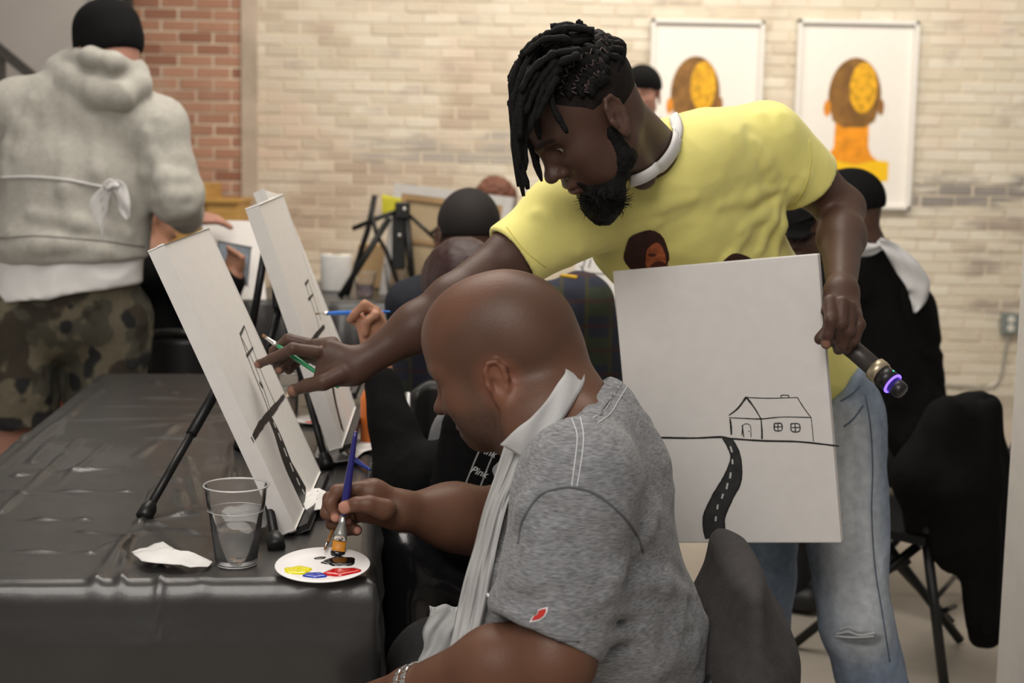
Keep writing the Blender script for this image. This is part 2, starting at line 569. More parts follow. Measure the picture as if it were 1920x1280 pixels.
# floor, ceiling, left partition
def slab(name, c, s, m):
    bm = bmesh.new(); bx(bm, c, s); return tag(bm_obj(name, bm, m), kind='structure')
slab('floor', (0.3, 4.4, -0.05), (9.6, 12.4, 0.1), mat('concrete', (0.40, 0.36, 0.31), 0.45, 0.22, 1.6, 0.15, 40))
slab('ceiling', (0.3, 5.9, 3.55), (9.6, 6.4, 0.1), mat('ceiling_white', (0.75, 0.73, 0.70), 0.8, 0.05))
slab('wall_left', (-3.96, 8.35, 1.75), (3.1, 0.12, 3.5), mat('grey_plaster', (0.50, 0.475, 0.46), 0.8, 0.06, 3))
slab('trim_2', (-2.335, 8.34, 1.75), (0.15, 0.14, 3.5), mat('beige_plaster', (0.56, 0.53, 0.49), 0.8, 0.06, 3))
# dark steel pole on the corner of the partition
bm = bmesh.new(); lathe(bm, (-2.215, 8.33, 0.0), (0, 0, 1), [(0.05, 0), (0.05, 0.02), (0.032, 0.022), (0.032, 3.45), (0.05, 3.452), (0.05, 3.47)], 20, True, True)
tag(bm_obj('steel_pole', bm, mat('dark_steel', (0.03, 0.03, 0.03), 0.4, 0.1), None, True), 'dark round steel pole at the end of the grey wall', 'pole')
# white painted column close on the right
c0 = at(1866, 1280, 2.99); 
bm = bmesh.new(); bx(bm, (c0[0] + 0.15, 2.87, 1.6), (0.30, 0.24, 3.2), None, 0.006)
col_o = bm_obj('wall_right', bm, mat('column_paint', (0.62, 0.59, 0.55), 0.7, 0.06, 12, 0.25, 25)); tag(col_o, kind='structure')

# stair railing by the grey wall
RT = thing('stair_railing', (-2.75, 7.9, 0), 'dark metal stair railing sloping down in front of the grey wall', 'railing')
M_RAIL = mat('rail_metal', (0.075, 0.07, 0.065), 0.5, 0.15)
ra, rb = at(-30, 68, 7.9), at(60, 142, 7.9)
rd = rb - ra
rtop = [ra - rd * 2.5, rb + rd * 2.2]
bm = bmesh.new(); R_ = frame_from(rtop[0], rtop[1], (0, 1, 0)); bx(bm, (rtop[0] + rtop[1]) / 2, (0.05, 0.05, np.linalg.norm(rtop[1] - rtop[0])), R_, 0.004); bm_obj('handrail', bm, M_RAIL, RT)
for t in (-1.6, 0.35, 2.4):
    p = ra + rd * t
    bm = bmesh.new(); bx(bm, (p[0], p[1], p[2] / 2), (0.04, 0.04, p[2]), None, 0.003); bm_obj('post', bm, M_RAIL, RT)
bm = bmesh.new(); l0, l1 = rtop[0] - [0, 0, .55], rtop[1] - [0, 0, .55]; bx(bm, (l0 + l1) / 2, (0.03, 0.03, np.linalg.norm(l1 - l0)), R_, 0.003); bm_obj('lower_rail', bm, M_RAIL, RT)

# pale wooden counter in the corner
M_WOOD = mat('yellow_wood', (0.50, 0.29, 0.08), 0.5, 0.2, 8, 0, stretch=(1, 1, 6))
w0, w1, w2 = at(330, 342, 8.3), at(397, 380, 8.3), at(456, 412, 8.3)
cb = thing('wooden_counter', ((w0[0] + w2[0]) / 2, 8.3, 0), 'stepped honey-coloured wooden counter against the red brick corner', 'counter')
bm = bmesh.new(); bx(bm, ((w0[0] + w1[0]) / 2, 8.37, w0[2] / 2), (w1[0] - w0[0], 0.44, w0[2]), None, 0.006); bm_obj('tall_block', bm, M_WOOD, cb)
zb = at(420, 379, 8.3)[2]
bm = bmesh.new(); bx(bm, ((w1[0] + w2[0]) / 2 + .004, 8.33, zb / 2), (w2[0] - w1[0], 0.40, zb), None, 0.006); bm_obj('low_block', bm, M_WOOD, cb)
bm = bmesh.new(); bx(bm, ((w1[0] + w2[0]) / 2 + .004, 8.33, zb + 0.012), (w2[0] - w1[0] + 0.02, 0.44, 0.024), None, 0.004); bm_obj('counter_top', bm, M_WOOD, cb)

# ------------------------------------------------------------------ framed prints
M_FRAME = mat('frame_white', (0.80, 0.79, 0.77), 0.45, 0.03)
M_PAPER = mat('print_paper', (0.83, 0.81, 0.78), 0.6, 0.02)
def print_mat(name, c1, c2, s):
    return mat(name, c1, 0.55, 0.28, s, 0, spec=0.3)
def poly_prism(bm, pts2, y0, y1, org, ax=(1, 0, 0), az=(0, 0, 1)):
    ax = np.asarray(ax, float); az = np.asarray(az, float); ny = np.cross(az, ax)
    n = len(pts2)
    f = [bm.verts.new(Vector(np.asarray(org) + ax * p[0] + az * p[1] - ny * y0)) for p in pts2]
    b = [bm.verts.new(Vector(np.asarray(org) + ax * p[0] + az * p[1] - ny * y1)) for p in pts2]
    bm.faces.new(f); bm.faces.new(b[::-1])
    for k in range(n): bm.faces.new((f[(k + 1) % n], f[k], b[k], b[(k + 1) % n]))
def ell_pts(cx, cz, rx, rz, n=40, a0=0, a1=2 * math.pi):
    return [(cx + rx * math.cos(a0 + (a1 - a0) * k / n), cz + rz * math.sin(a0 + (a1 - a0) * k / n)) for k in range(n)]
def framed(u0, v0, u1, v1, label, shift):
    tl = at(u0, v0, WY - .04); br = at(u1, v1, WY - .04)
    x0, x1, z1, z0 = tl[0], br[0], tl[2], br[2]
    w, h = x1 - x0, z1 - z0; cx, cz = (x0 + x1) / 2, (z0 + z1) / 2
    t = thing('framed_print', (cx, WY - .02, z0), label, 'picture')
    bm = bmesh.new(); fw = 0.022
    for c, s in (((cx, WY - .04, z1 - fw / 2), (w, .05, fw)), ((cx, WY - .04, z0 + fw / 2), (w, .05, fw)),
                 ((x0 + fw / 2, WY - .04, cz), (fw, .05, h)), ((x1 - fw / 2, WY - .04, cz), (fw, .05, h))): bx(bm, c, s, None, .002)
    bm_obj('frame', bm, M_FRAME, t)
    bm = bmesh.new(); bx(bm, (cx, WY - .022, cz), (w - .02, .008, h - .02)); pp = bm_obj('paper', bm, M_PAPER, t)
    # printed figure: back of a shaved head above an amber collar, all ink layers flat on the paper
    sx = w / 0.66
    ox = cx + shift * w; oz = z0
    Y0 = WY - .0262
    def ink(name, pts, col, lay, var=0.2, s=25):
        bm = bmesh.new(); poly_prism(bm, [((p[0]) * sx, p[1] * h) for p in pts], 0, .0004, (ox, Y0 - .0006 * lay, oz))
        bm_obj(name, bm, mat('ink_' + name, col, 0.5, var, s), pp)
    yel = (0.86, 0.50, 0.012); amb = (0.80, 0.30, 0.012)
    sh = [(-.165, .14), (.205, .155), (.205, .245), (.15, .262), (.11, .285), (.088, .33), (.083, .45), (-.095, .45), (-.10, .33), (-.13, .285), (-.19, .262), (-.19, .15)]
    ink('collar_print', [(-.19, .145), (.205, .15), (.205, .255), (.14, .262), (.02, .235), (-.11, .262), (-.19, .255)], (0.90, 0.55, 0.01), 1, 0.05)
    ink('neck_print', [(-.11, .262), (.02, .236), (.14, .262), (.105, .29), (.088, .33), (.085, .47), (-.10, .47), (-.103, .33), (-.125, .29)], amb, 2, 0.3, 14)
    hd = ell_pts(0, .60, .145, .205, 30, -0.25, math.pi + 0.25) + [(-.115, .47), (-.06, .435), (.06, .435), (.115, .47)]
    ink('head_print', hd, (0.22, 0.105, 0.022), 3, 0.5, 16)
    ink('ear_print', ell_pts(-.148, .535, .02, .043), (0.70, 0.26, 0.02), 4)
    ink('ear_print.001', ell_pts(.148, .545, .016, .043), (0.30, 0.13, 0.03), 4)
    ink('highlight_print', ell_pts(.045, .645, .075, .135), (0.70, 0.37, 0.012), 5, 0.45, 30)
framed(1222, 35, 1420, 385, 'white framed amber print of a shaved head, half hidden by the yellow shirt', -.09)
framed(1497, 36, 1705, 393, 'white framed amber print of a shaved head hanging in full view', 0.0)

# outlet box with steel conduit on the brick wall
ob = at(1893, 606, WY - .03)
ot = thing('outlet_box', (ob[0], WY, ob[2] - .08), 'grey metal wall outlet box with bent steel conduit on painted brick', 'outlet')
M_OUT = mat('outlet_grey', (0.27, 0.31, 0.31), 0.45, 0.1, metal=0.4)
bm = bmesh.new(); bx(bm, ob, (0.11, 0.055, 0.125), None, .006); bm_obj('box', bm, M_OUT, ot)
for dz in (.026, -.026):
    bm = bmesh.new(); lathe(bm, ob + [0, -.026, dz], (0, -1, 0), [(0.021, 0), (0.021, .004), (.018, .006)], 20, True, True)
    s = bm_obj('socket', bm, mat('socket_white', (.75, .74, .7), .4, .02), ot)
    for dx in (-.007, .007):
        bm = bmesh.new(); bx(bm, ob + [dx, -.0325, dz + .003], (.0025, .001, .009)); bm_obj('slot', bm, mat('dark_steel'), s)
bm = bmesh.new()
p = [ob + [0, .01, -.06], at(1884, 660, WY - .02), at(1877, 700, WY - .02), at(1862, 722, WY - .02), at(1835, 727, WY - .02), at(1780, 722, WY - .02), at(1700, 718, WY - .02)]
tube(bm, spline(p, 6), .011, 10); bm_obj('conduit', bm, mat('conduit', (.55, .53, .48), .35, .08, metal=.6), ot, True)
bm = bmesh.new(); bx(bm, ob + [.105, .0, 0], (.08, .06, .15), None, .006); bm_obj('junction_plate', bm, M_OUT, ot)

# ================================================================== NEAR TABLE
TZ = 0.74
NR = np.array([-0.209, 2.098, 0]); EX = unit(np.array([-0.993, -0.10, 0])); EY = unit(np.array([-0.10, 0.993, 0]))
TW, TL = 0.76, 2.08
def tb(a, b, z=TZ):            # a: from the right edge to the left, b: from the near edge to the far
    p = NR + EX * a + EY * b; return np.array([p[0], p[1], z])
RT_ = np.stack([EX, EY, [0, 0, -1.0]], 1); RT_ = np.stack([EX, EY, np.cross(EX, EY)], 1)
t = thing('folding_table', tb(TW / 2, TL / 2, 0), 'folding table hidden beneath the black plastic tablecloth at the front', 'table')
bm = bmesh.new(); bx(bm, tb(TW / 2, TL / 2, TZ - .03), (TW - .02, TL - .02, .04), RT_, .006); bm_obj('table_top', bm, mat('table_plastic', (.5, .5, .48), .5, .05), t)
for a in (.1, TW - .1):
    for b in (.2, TL - .2):
        bm = bmesh.new(); tube(bm, [tb(a, b, 0), tb(a, b, TZ - .05)], .014, 10); bm_obj('leg', bm, mat('dark_steel'), t)

# plastic tablecloth: creased top with hanging skirts
random.seed(3)
creases = []      # (a0,b0,a1,b1,height,width)
def uvab(u, v):
    p = onz(u, v, TZ) - NR; return np.array([p @ EX, p @ EY])
def cr(u0, v0, u1, v1, h, w): creases.append((*uvab(u0, v0), *uvab(u1, v1), h, w))
for c in [(180, 1090, 262, 985, .006, .008), (262, 985, 300, 900, .003, .008), (228, 1090, 235, 1030, .004, .006), (300, 1100, 302, 1065, .003, .006),
          (0, 965, 95, 880, .004, .006), (95, 880, 150, 825, .003, .006), (0, 880, 190, 735, .004, .01), (30, 895, 225, 880, .004, .008),
          (90, 925, 240, 925, .003, .006), (0, 1037, 170, 1040, .003, .006), (40, 978, 160, 978, .003, .006), (270, 980, 400, 960, .004, .008),
          (290, 985, 390, 1008, .003, .008), (260, 860, 330, 800, .003, .01), (60, 870, 170, 740, .003, .01), (350, 860, 372, 950, .003, .007),
          (330, 900, 345, 960, .003, .007), (100, 920, 200, 835, .002, .007), (170, 1040, 270, 1000, .002, .008), (440, 830, 430, 900, .003, .008),
          (380, 1090, 420, 1040, .003, .01), (560, 1090, 640, 1085, .004, .01), (150, 1000, 240, 1010, .002, .007)]: cr(*c)
for _ in range(26):
    a, b = random.uniform(0, TW), random.uniform(.5, TL); ang = random.choice([0, 1.57]) + random.gauss(0, .25); l = random.uniform(.1, .35)
    creases.append((a, b, a + l * math.cos(ang), b + l * math.sin(ang), random.uniform(.001, .003), random.uniform(.006, .012)))
def cloth_h(A, B):
    P = np.stack([A, B], -1); h = np.zeros(A.shape)
    for (a0, b0, a1, b1, hh, w) in creases:
        p0 = np.array([a0, b0]); d = np.array([a1 - a0, b1 - b0]); L2 = d @ d
        t = ((P - p0) @ d) / L2; tc_ = np.clip(t, 0, 1)
        q = P - p0 - tc_[..., None] * d
        r = np.sqrt((q ** 2).sum(-1))
        h += 2.2 * hh * np.exp(-(r / w) ** 2) * (0.6 + .4 * np.sin(tc_ * 9 + a0 * 40))
    n = fbm(np.stack([A * 6, B * 6, A * 0], -1).reshape(-1, 3), 3).reshape(A.shape)
    return h + .0015 * n
na, nbb = 130, 330
ga = np.linspace(-.012, TW + .012, na); gb = np.linspace(-.012, TL + .012, nbb)
Ag, Bg = np.meshgrid(ga, gb, indexing='ij')
Hg = cloth_h(Ag, Bg)
edge = np.minimum(np.minimum(Ag + .012, TW + .012 - Ag), np.minimum(Bg + .012, TL + .012 - Bg))
Zg = TZ + .003 + np.maximum(Hg, 0) - .010 * np.exp(-(edge / .008) ** 2)
verts = []; faces = []
base = NR + Ag[..., None] * EX + Bg[..., None] * EY; base[..., 2] = Zg
verts = list(base.reshape(-1, 3))
for i in range(na - 1):
    for j in range(nbb - 1):
        a = i * nbb + j; faces.append((a, a + 1, a + nbb + 1, a + nbb))
per = [(i, 0) for i in range(na)] + [(na - 1, j) for j in range(1, nbb)] + [(i, nbb - 1) for i in range(na - 2, -1, -1)] + [(0, j) for j in range(nbb - 2, 0, -1)]
outn = []
for (i, j) in per:
    n = np.zeros(3)
    if j == 0: n -= EY
    if j == nbb - 1: n += EY
    if i == 0: n -= EX
    if i == na - 1: n += EX
    outn.append(unit(n))
NS = 26; prev = [i * nbb + j for (i, j) in per]; L = len(per)
arc = np.cumsum([0] + [np.linalg.norm(base[per[k]] - base[per[k - 1]]) for k in range(1, L)])
for s in range(1, NS + 1):
    f = s / NS; drop = .66 * f
    cur = []
    for k, (i, j) in enumerate(per):
        p = base[i, j]; x = arc[k]
        fold = (math.sin(x * 17 + 1.3) * .55 + math.sin(x * 41 + .4 * math.sin(x * 9)) * .3 + math.sin(x * 7.3) * .5) * .020 * f ** .7
        fold += .006 * math.exp(-((drop - .075 - .006 * math.sin(x * 23)) / .012) ** 2) + .003 * math.sin(drop * 70 + x * 3) * (1 - f)
        q = p + outn[k] * (.004 + .018 * f + max(fold, -.010 - .012 * f)); 
        cur.append(len(verts)); verts.append(np.array([q[0], q[1], p[2] - drop]))
    for k in range(L): faces.append((prev[k], prev[(k + 1) % L], cur[(k + 1) % L], cur[k]))
    prev = cur
M_CLOTH = mat('black_plastic', (0.021, 0.020, 0.020), 0.40, 0.2, 9, 0.45, 14, spec=1.0, coat=.15)
tc_o = mesh_obj('tablecloth', verts, faces, M_CLOTH, None, True)
bmx = bmesh.new(); bmx.from_mesh(tc_o.data); bmesh.ops.recalc_face_normals(bmx, faces=bmx.faces[:]); bmx.to_mesh(tc_o.data); bmx.free()
tag(tc_o, 'black creased plastic tablecloth hanging over the long table at the front', 'tablecloth')
TOP = TZ + .006

# ------------------------------------------------------------------ canvases
M_CANV = mat('canvas_white', (0.74, 0.715, 0.69), 0.75, 0.03, 40, 0.06, 900)
M_INK = mat('black_acrylic', (0.022, 0.021, 0.02), 0.45, 0.3, 60)
M_DASH = mat('road_dash', (0.55, 0.54, 0.52), 0.6, 0.05)
M_BAR = mat('stretcher_wood', (0.48, 0.31, 0.15), 0.6, 0.2, 15, 0)
def ortho(o, px, py):
    """frame for a flat board: origin o, width towards px, height towards py"""
    ax = unit(np.asarray(px) - o); ay = np.asarray(py) - o; ay = unit(ay - ax * (ay @ ax)); return ax, ay
def make_canvas(name, o, ax, ay, w, h, label, th=.018, group=None):
    """o = lower corner on the painted face; ax, ay along the face; normal = ax x ay points at the viewer of the painting"""
    n = np.cross(ax, ay)
    t = thing(name, o + ax * w / 2, label, 'canvas', group)
    bm = bmesh.new(); bx(bm, o + ax * w / 2 + ay * h / 2 - n * .003, (w, h, .006), np.stack([ax, ay, n], 1), .0025)
    face = bm_obj('painted_face', bm, M_CANV, t)
    bm = bmesh.new(); r = np.stack([ax, ay, n], 1); bw = .035; e = .0006
    for c, s in ((ax * (bw / 2 + e) + ay * h / 2, (bw, h - e * 2)), (ax * (w - bw / 2 - e) + ay * h / 2, (bw, h - e * 2))):
        bx(bm, o + c - n * (th / 2 + .004), (s[0], s[1], th - .004), r, .002)
    for c, s in ((ax * w / 2 + ay * (bw / 2 + e), (w - .07, bw)), (ax * w / 2 + ay * (h - bw / 2 - e), (w - .07, bw))):
        bx(bm, o + c - n * (th / 2 + .004), (s[0], s[1], th - .004), r, .002)
    bm_obj('wrapped_edge', bm, M_CANV, t)
    return t, face, n
def stroke(name, face, o, n, uvs, ws, m=None, lift=.0006, k=8, rag=.0):
    """painted line: a thin raised ribbon of paint; points are picture points dropped on the board's plane"""
    P = spline([onplane(u, v, o, n) for u, v in uvs], k)
    W = np.interp(np.linspace(0, 1, len(P)), np.linspace(0, 1, len(ws)), ws)
    bm = bmesh.new(); L_ = []; R2 = []
    for i, p in enumerate(P):
        t = unit(P[min(i + 1, len(P) - 1)] - P[max(i - 1, 0)]); s = np.cross(n, t); w = W[i] * (1 + rag * random.uniform(-1, 1))
        L_.append([bm.verts.new(Vector(p + s * w / 2 * sg + n * z)) for sg, z in ((1, -.0005), (1, lift), (-1, lift), (-1, -.0005))])
    for a, b in zip(L_, L_[1:]):
        for q in range(4): bm.faces.new((a[q], a[(q + 1) % 4], b[(q + 1) % 4], b[q]))
    bm.faces.new(L_[0]); bm.faces.new(L_[-1][::-1])
    return bm_obj(name, bm, m or M_INK, face)

# --- the big canvas nearest the table's corner
o1 = at(552, 993, 2.315); tl_ = at(309, 458, 2.315); fr_ = at(597, 890, 2.70)
ax1, ay1 = ortho(o1, fr_, tl_)
W1, H1 = .406, .51
cv1, f1, n1 = make_canvas('stretched_canvas', o1, ax1, ay1, W1, H1, 'white canvas the pointing finger touches, leaning on the easel beside the cup', .022)
if n1[0] < 0: raise RuntimeError('canvas 1 faces the wrong way')
S1 = lambda nm, uv, w, **k: stroke(nm, f1, o1, n1, uv, w, **k)
S1('horizon_line', [(473, 824), (490, 795), (512, 768), (533, 741)], [.010, .014, .012, .008], rag=.15)
S1('road', [(503, 777), (522, 820), (540, 870), (557, 905), (572, 934)], [.030, .050, .068, .080, .088], lift=.0008)
for a, b in (((512, 792), (516, 802)), ((521, 812), (526, 826)), ((531, 840), (537, 856)), ((543, 868), (549, 884)), ((555, 896), (561, 910)), ((566, 918), (570, 926))):
    S1('road_dash', [a, b], [.0045, .005], m=M_DASH, lift=.0016)
for uv, w in (([(450, 628), (458, 611)], [.006, .004]), ([(450, 628), (472, 690), (500, 760), (504, 780)], [.003, .0035, .003]), ([(458, 611), (487, 690), (515, 756)], [.002, .002, .002]),
              ([(462, 668), (474, 651)], [.006, .004]), ([(452, 632), (470, 668), (488, 712), (507, 768)], [.002, .0025, .002]), ([(486, 716), (492, 726)], [.010, .009])):
    S1('sketch_line', uv, w)
# --- second and third canvases further along the table
def side_canvas(near_bot, near_top, far_bot, Y0, label, h=.508):
    o = at(*near_bot, Y0); tp = at(*near_top, Y0); fr = at(*far_bot)
    ax, ay = ortho(o, fr, tp)
    t, f, n = make_canvas('stretched_canvas', o, ax, ay, .406, h, label, .022)
    return o, f, n, ax, ay
o2, f2, n2, ax2, ay2 = side_canvas((640, 838), (486, 383), (664, 768, 3.22), 2.84, 'white canvas being painted with a thin blue brush, road drawn at its foot')
S2 = lambda nm, uv, w, **k: stroke(nm, f2, o2, n2, uv, w, **k)
S2('road', [(606, 640), (618, 690), (628, 750), (642, 806)], [.010, .016, .022, .026])
S2('horizon_line', [(584, 640), (596, 625), (608, 611)], [.010, .012, .009], rag=.15)
for uv, w in (([(572, 534), (578, 524)], [.008, .004]), ([(573, 534), (590, 585), (600, 622)], [.002, .003, .002]), ([(578, 562), (587, 551)], [.007, .004]), ([(578, 526), (602, 600)], [.002, .002])):
    S2('sketch_line', uv, w)
o3, f3, n3, ax3, ay3 = side_canvas((650, 742), (494, 357), (668, 705, 3.85), 3.36, 'white blank canvas standing just behind the second painting on the long table', .52)

# ------------------------------------------------------------------ tripod table easels
M_EASEL = mat('easel_black', (0.012, 0.012, 0.012), 0.4, 0.15)
def easel(foot_near, foot_far, foot_back, apex, label, tray=None, parent_group=None, knob=None):
    t = thing('table_easel', (np.asarray(foot_near) + foot_far + foot_back) / 3, label, 'easel')
    for f_ in (foot_near, foot_far, foot_back):
        f_ = np.asarray(f_, float); d = unit(apex - f_); bm = bmesh.new()
        tube(bm, [f_ + d * .03, f_ + (apex - f_) * .5], .0075, 10); tube(bm, [f_ + (apex - f_) * .46, apex], .010, 10)
        lg = bm_obj('leg', bm, M_EASEL, t, True)
        bm = bmesh.new(); lathe(bm, f_, d, [(.009, 0), (.0145, .003), (.0145, .022), (.011, .032), (.009, .036)], 14, True, True); bm_obj('rubber_foot', bm, M_EASEL, lg, True)
    bm = bmesh.new(); bx(bm, apex, (.035, .05, .05), None, .006); bm_obj('hub', bm, M_EASEL, t)
    if tray is not None:
        a, b, n = tray; R_ = frame_from(a, b, n); bm = bmesh.new(); bx(bm, (a + b) / 2, (.012, .028, np.linalg.norm(b - a)), R_, .002); bm_obj('tray', bm, M_EASEL, t)
    return t
def canv_tray(o, ax, ay, n, a=.02, b=.386):
    return (o + ax * a - ay * .008 + n * .004, o + ax * b - ay * .008 + n * .004, n)
def on_table(u, v): 
    p = onz(u, v, TOP); p[2] = TOP; return p
ap1 = at(452, 650, 2.76)
easel(on_table(519, 1028), o1 + ax1 * .42 - n1 * .03 + np.array([0, 0, TOP - (o1 + ax1 * .42 - n1 * .03)[2]]), on_table(268, 972), ap1,
      'black tripod table easel beside the plastic cup, holding the nearest canvas', canv_tray(o1, ax1, ay1, n1))
ap2 = o2 + ax2 * .3 + ay2 * .30 - n2 * .06
pf = o2 + ax2 * .42 - n2 * .03; pf[2] = TOP
easel(on_table(614, 878), pf, on_table(448, 843), ap2, 'black tripod table easel holding the canvas with the blue brush', canv_tray(o2, ax2, ay2, n2))
ap3 = o3 + ax3 * .2 + ay3 * .42 - n3 * .055
pf = o3 + ax3 * .40 - n3 * .03; pf[2] = TOP; pn = o3 + ax3 * .02 - n3 * .02; pn[2] = TOP; pb = o3 + ax3 * .2 - n3 * .3; pb[2] = TOP
easel(pn, pf, pb, ap3, 'black tripod table easel holding the blank canvas behind the second painting', canv_tray(o3, ax3, ay3, n3))

# ------------------------------------------------------------------ cups
def film_mat(name, col, tr, gl, rough=.08, ior=1.35):
    """thin clear plastic: mostly see-through, bright at grazing angles"""
    m = bpy.data.materials.new(name); MATS[name] = m; m.use_nodes = True; N = m.node_tree.nodes; L = m.node_tree.links
    out = N['Material Output']; b = N['Principled BSDF']; b.inputs['Base Color'].default_value = (*col, 1); b.inputs['Roughness'].default_value = .5
    t = N.new('ShaderNodeBsdfTransparent'); g = N.new('ShaderNodeBsdfGlossy'); g.inputs['Roughness'].default_value = rough
    lw = N.new('ShaderNodeLayerWeight'); lw.inputs['Blend'].default_value = gl
    m1 = N.new('ShaderNodeMixShader'); m1.inputs[0].default_value = tr; L.new(b.outputs[0], m1.inputs[1]); L.new(t.outputs[0], m1.inputs[2])
    m2 = N.new('ShaderNodeMixShader'); L.new(lw.outputs['Fresnel'], m2.inputs[0]); L.new(m1.outputs[0], m2.inputs[1]); L.new(g.outputs[0], m2.inputs[2])
    tc = N.new('ShaderNodeTexCoord'); nz = N.new('ShaderNodeTexNoise'); nz.inputs['Scale'].default_value = 60; bp = N.new('ShaderNodeBump'); bp.inputs['Strength'].default_value = .08
    L.new(tc.outputs['Object'], nz.inputs['Vector']); L.new(nz.outputs[0], bp.inputs['Height']); L.new(bp.outputs[0], g.inputs['Normal'])
    L.new(m2.outputs[0], out.inputs['Surface']); return m
M_CLEAR = film_mat('clear_plastic', (1, 1, 1), .965, .10)
M_WATER = film_mat('water', (.95, .95, .95), .96, .10)
def cup(p, rt, rb, h, fill, label, cat='cup', water=M_WATER):
    t = thing('plastic_cup', p, label, cat)
    bm = bmesh.new(); e = .0009
    prof = [(0.001, .003), (rb * .9, .003), (rb, 0), (rb + .0006, .004), (rb + (rt - rb) * .62, h * .66), (rb + (rt - rb) * .66 + .0012, h * .69), (rb + (rt - rb) * .74 + .001, h * .77), (rt, h * .97),
            (rt + .0022, h * .975), (rt + .003, h * .99), (rt + .0018, h), (rt - .0004, h * .992)]
    inner = [(r - e, z + (.0009 if i < 4 else 0)) for i, (r, z) in enumerate(prof[4:8][::-1])] + [(rb - e, .005), (.001, .005)]
    lathe(bm, p, (0, 0, 1), prof + inner, 40, True, True); bm_obj('cup_wall', bm, M_CLEAR, t, True)
    ring = film_mat('clear_rim', (.95, .95, .95), .45, .35) if 'clear_rim' not in MATS else MATS['clear_rim']
    for zz, rr_, tr_ in ((h * .987, rt + .0012, .0013), (h * .69, rb + (rt - rb) * .66 + .0012, .0005), (.002, rb - .001, .0009)):
        bm = bmesh.new(); n_ = 48; pr = [(rr_ + tr_ * math.cos(a), zz + tr_ * math.sin(a)) for a in np.linspace(0, 2 * math.pi, 9)]
        lathe(bm, p, (0, 0, 1), pr, n_); bm_obj('rim', bm, ring, t, True)
    if fill:
        hf = h * fill; rr = lambda z: rb + (rt - rb) * .62 * z / (h * .66) - .0012
        bm = bmesh.new(); lathe(bm, p, (0, 0, 1), [(.001, .0055), (rb - .002, .0055), (rr(.012), .012), (rr(hf), hf), (rr(hf) - .004, hf - .0012), (.001, hf - .0012)], 40, True, True)
        bm_obj('water', bm, water, t, True)
    return t
pc = onz(436, 1066, TOP); cup(np.array([pc[0], pc[1] + .03, TOP - .002]), .0475, .031, .126, .47, 'clear plastic cup half full of water at the front of the table')
pk = onz(552, 800, TOP); pk[2] = TOP - .001
cup(np.array([at(541, 800, 3.38)[0], 3.38, TOP - .001]), .0255, .021, .118, .55, 'small clear plastic cup between the two paintings', water=mat('rusty_water', (.75, .55, .38), .05, 0, trans=1.0, ior=1.33))

# ------------------------------------------------------------------ napkin, plastic film
M_TISSUE = mat('tissue_white', (0.78, 0.77, 0.75), 0.8, 0.05, 30, 0.2, 80)
def crumple(name, outline_uv, label, cat, hmax, m, n=26, th=.0012, seed=1):
    """thin sheet of tissue lying on the cloth, outline given as a picture quad/polygon"""
    P = np.array([onz(u, v, TOP + .001)[:2] for u, v in outline_uv]); c = P.mean(0)
    ang = np.linspace(0, 2 * math.pi, n, endpoint=False); k = len(P)
    q = np.array([P[int(i * k / n) % k] * (1 - (i * k / n) % 1) + P[(int(i * k / n) + 1) % k] * ((i * k / n) % 1) for i in range(n)])
    rows = []
    for t in np.linspace(0.03, 1, 12):
        xy = c + (q - c) * t
        z = fbm(np.c_[xy * 28, np.full(n, seed)], 3)
        ridge = np.abs(fbm(np.c_[xy * 22 + 5, np.full(n, seed + 3)], 2))
        zz = TOP + .003 + hmax * (np.clip(.35 + .8 * z, 0, 1) * (1 - .55 * t) + .35 * (1 - ridge) * (1 - .3 * t))
        r = np.c_[xy, zz]; rows.append(np.vstack([r, r[:1]]))
    o = sheet(name, rows, m, None, th)
    return tag(o, label, cat)
crumple('paper_napkin', [(247, 1046), (300, 1027), (345, 1050), (400, 1060), (392, 1068), (330, 1070), (270, 1066)], 'white crumpled paper napkin lying beside the water cup', 'napkin', .022, M_TISSUE, seed=2)
crumple('plastic_film', [(415, 975), (440, 965), (478, 955), (505, 975), (500, 1000), (460, 1010), (425, 1000)], 'crumpled clear plastic film behind the water cup', 'film', .03, mat('film', (.72, .72, .71), .25, .1, 40, .4, 60, trans=.55, ior=1.1), seed=5)
crumple('paper_towel', [(560, 955), (590, 925), (612, 935), (625, 950), (612, 970), (575, 970)], 'folded white paper towel behind the foot of the nearest canvas', 'towel', .03, M_TISSUE, seed=8)
crumple('paint_rag', [(590, 860), (600, 825), (650, 815), (705, 820), (705, 845), (680, 850), (665, 868), (620, 872)], 'white tissue with grey paint smears under the second easel', 'tissue', .008, mat('smeared_tissue', (.62, .6, .58), .8, .45, 22, .2, 60), seed=11)

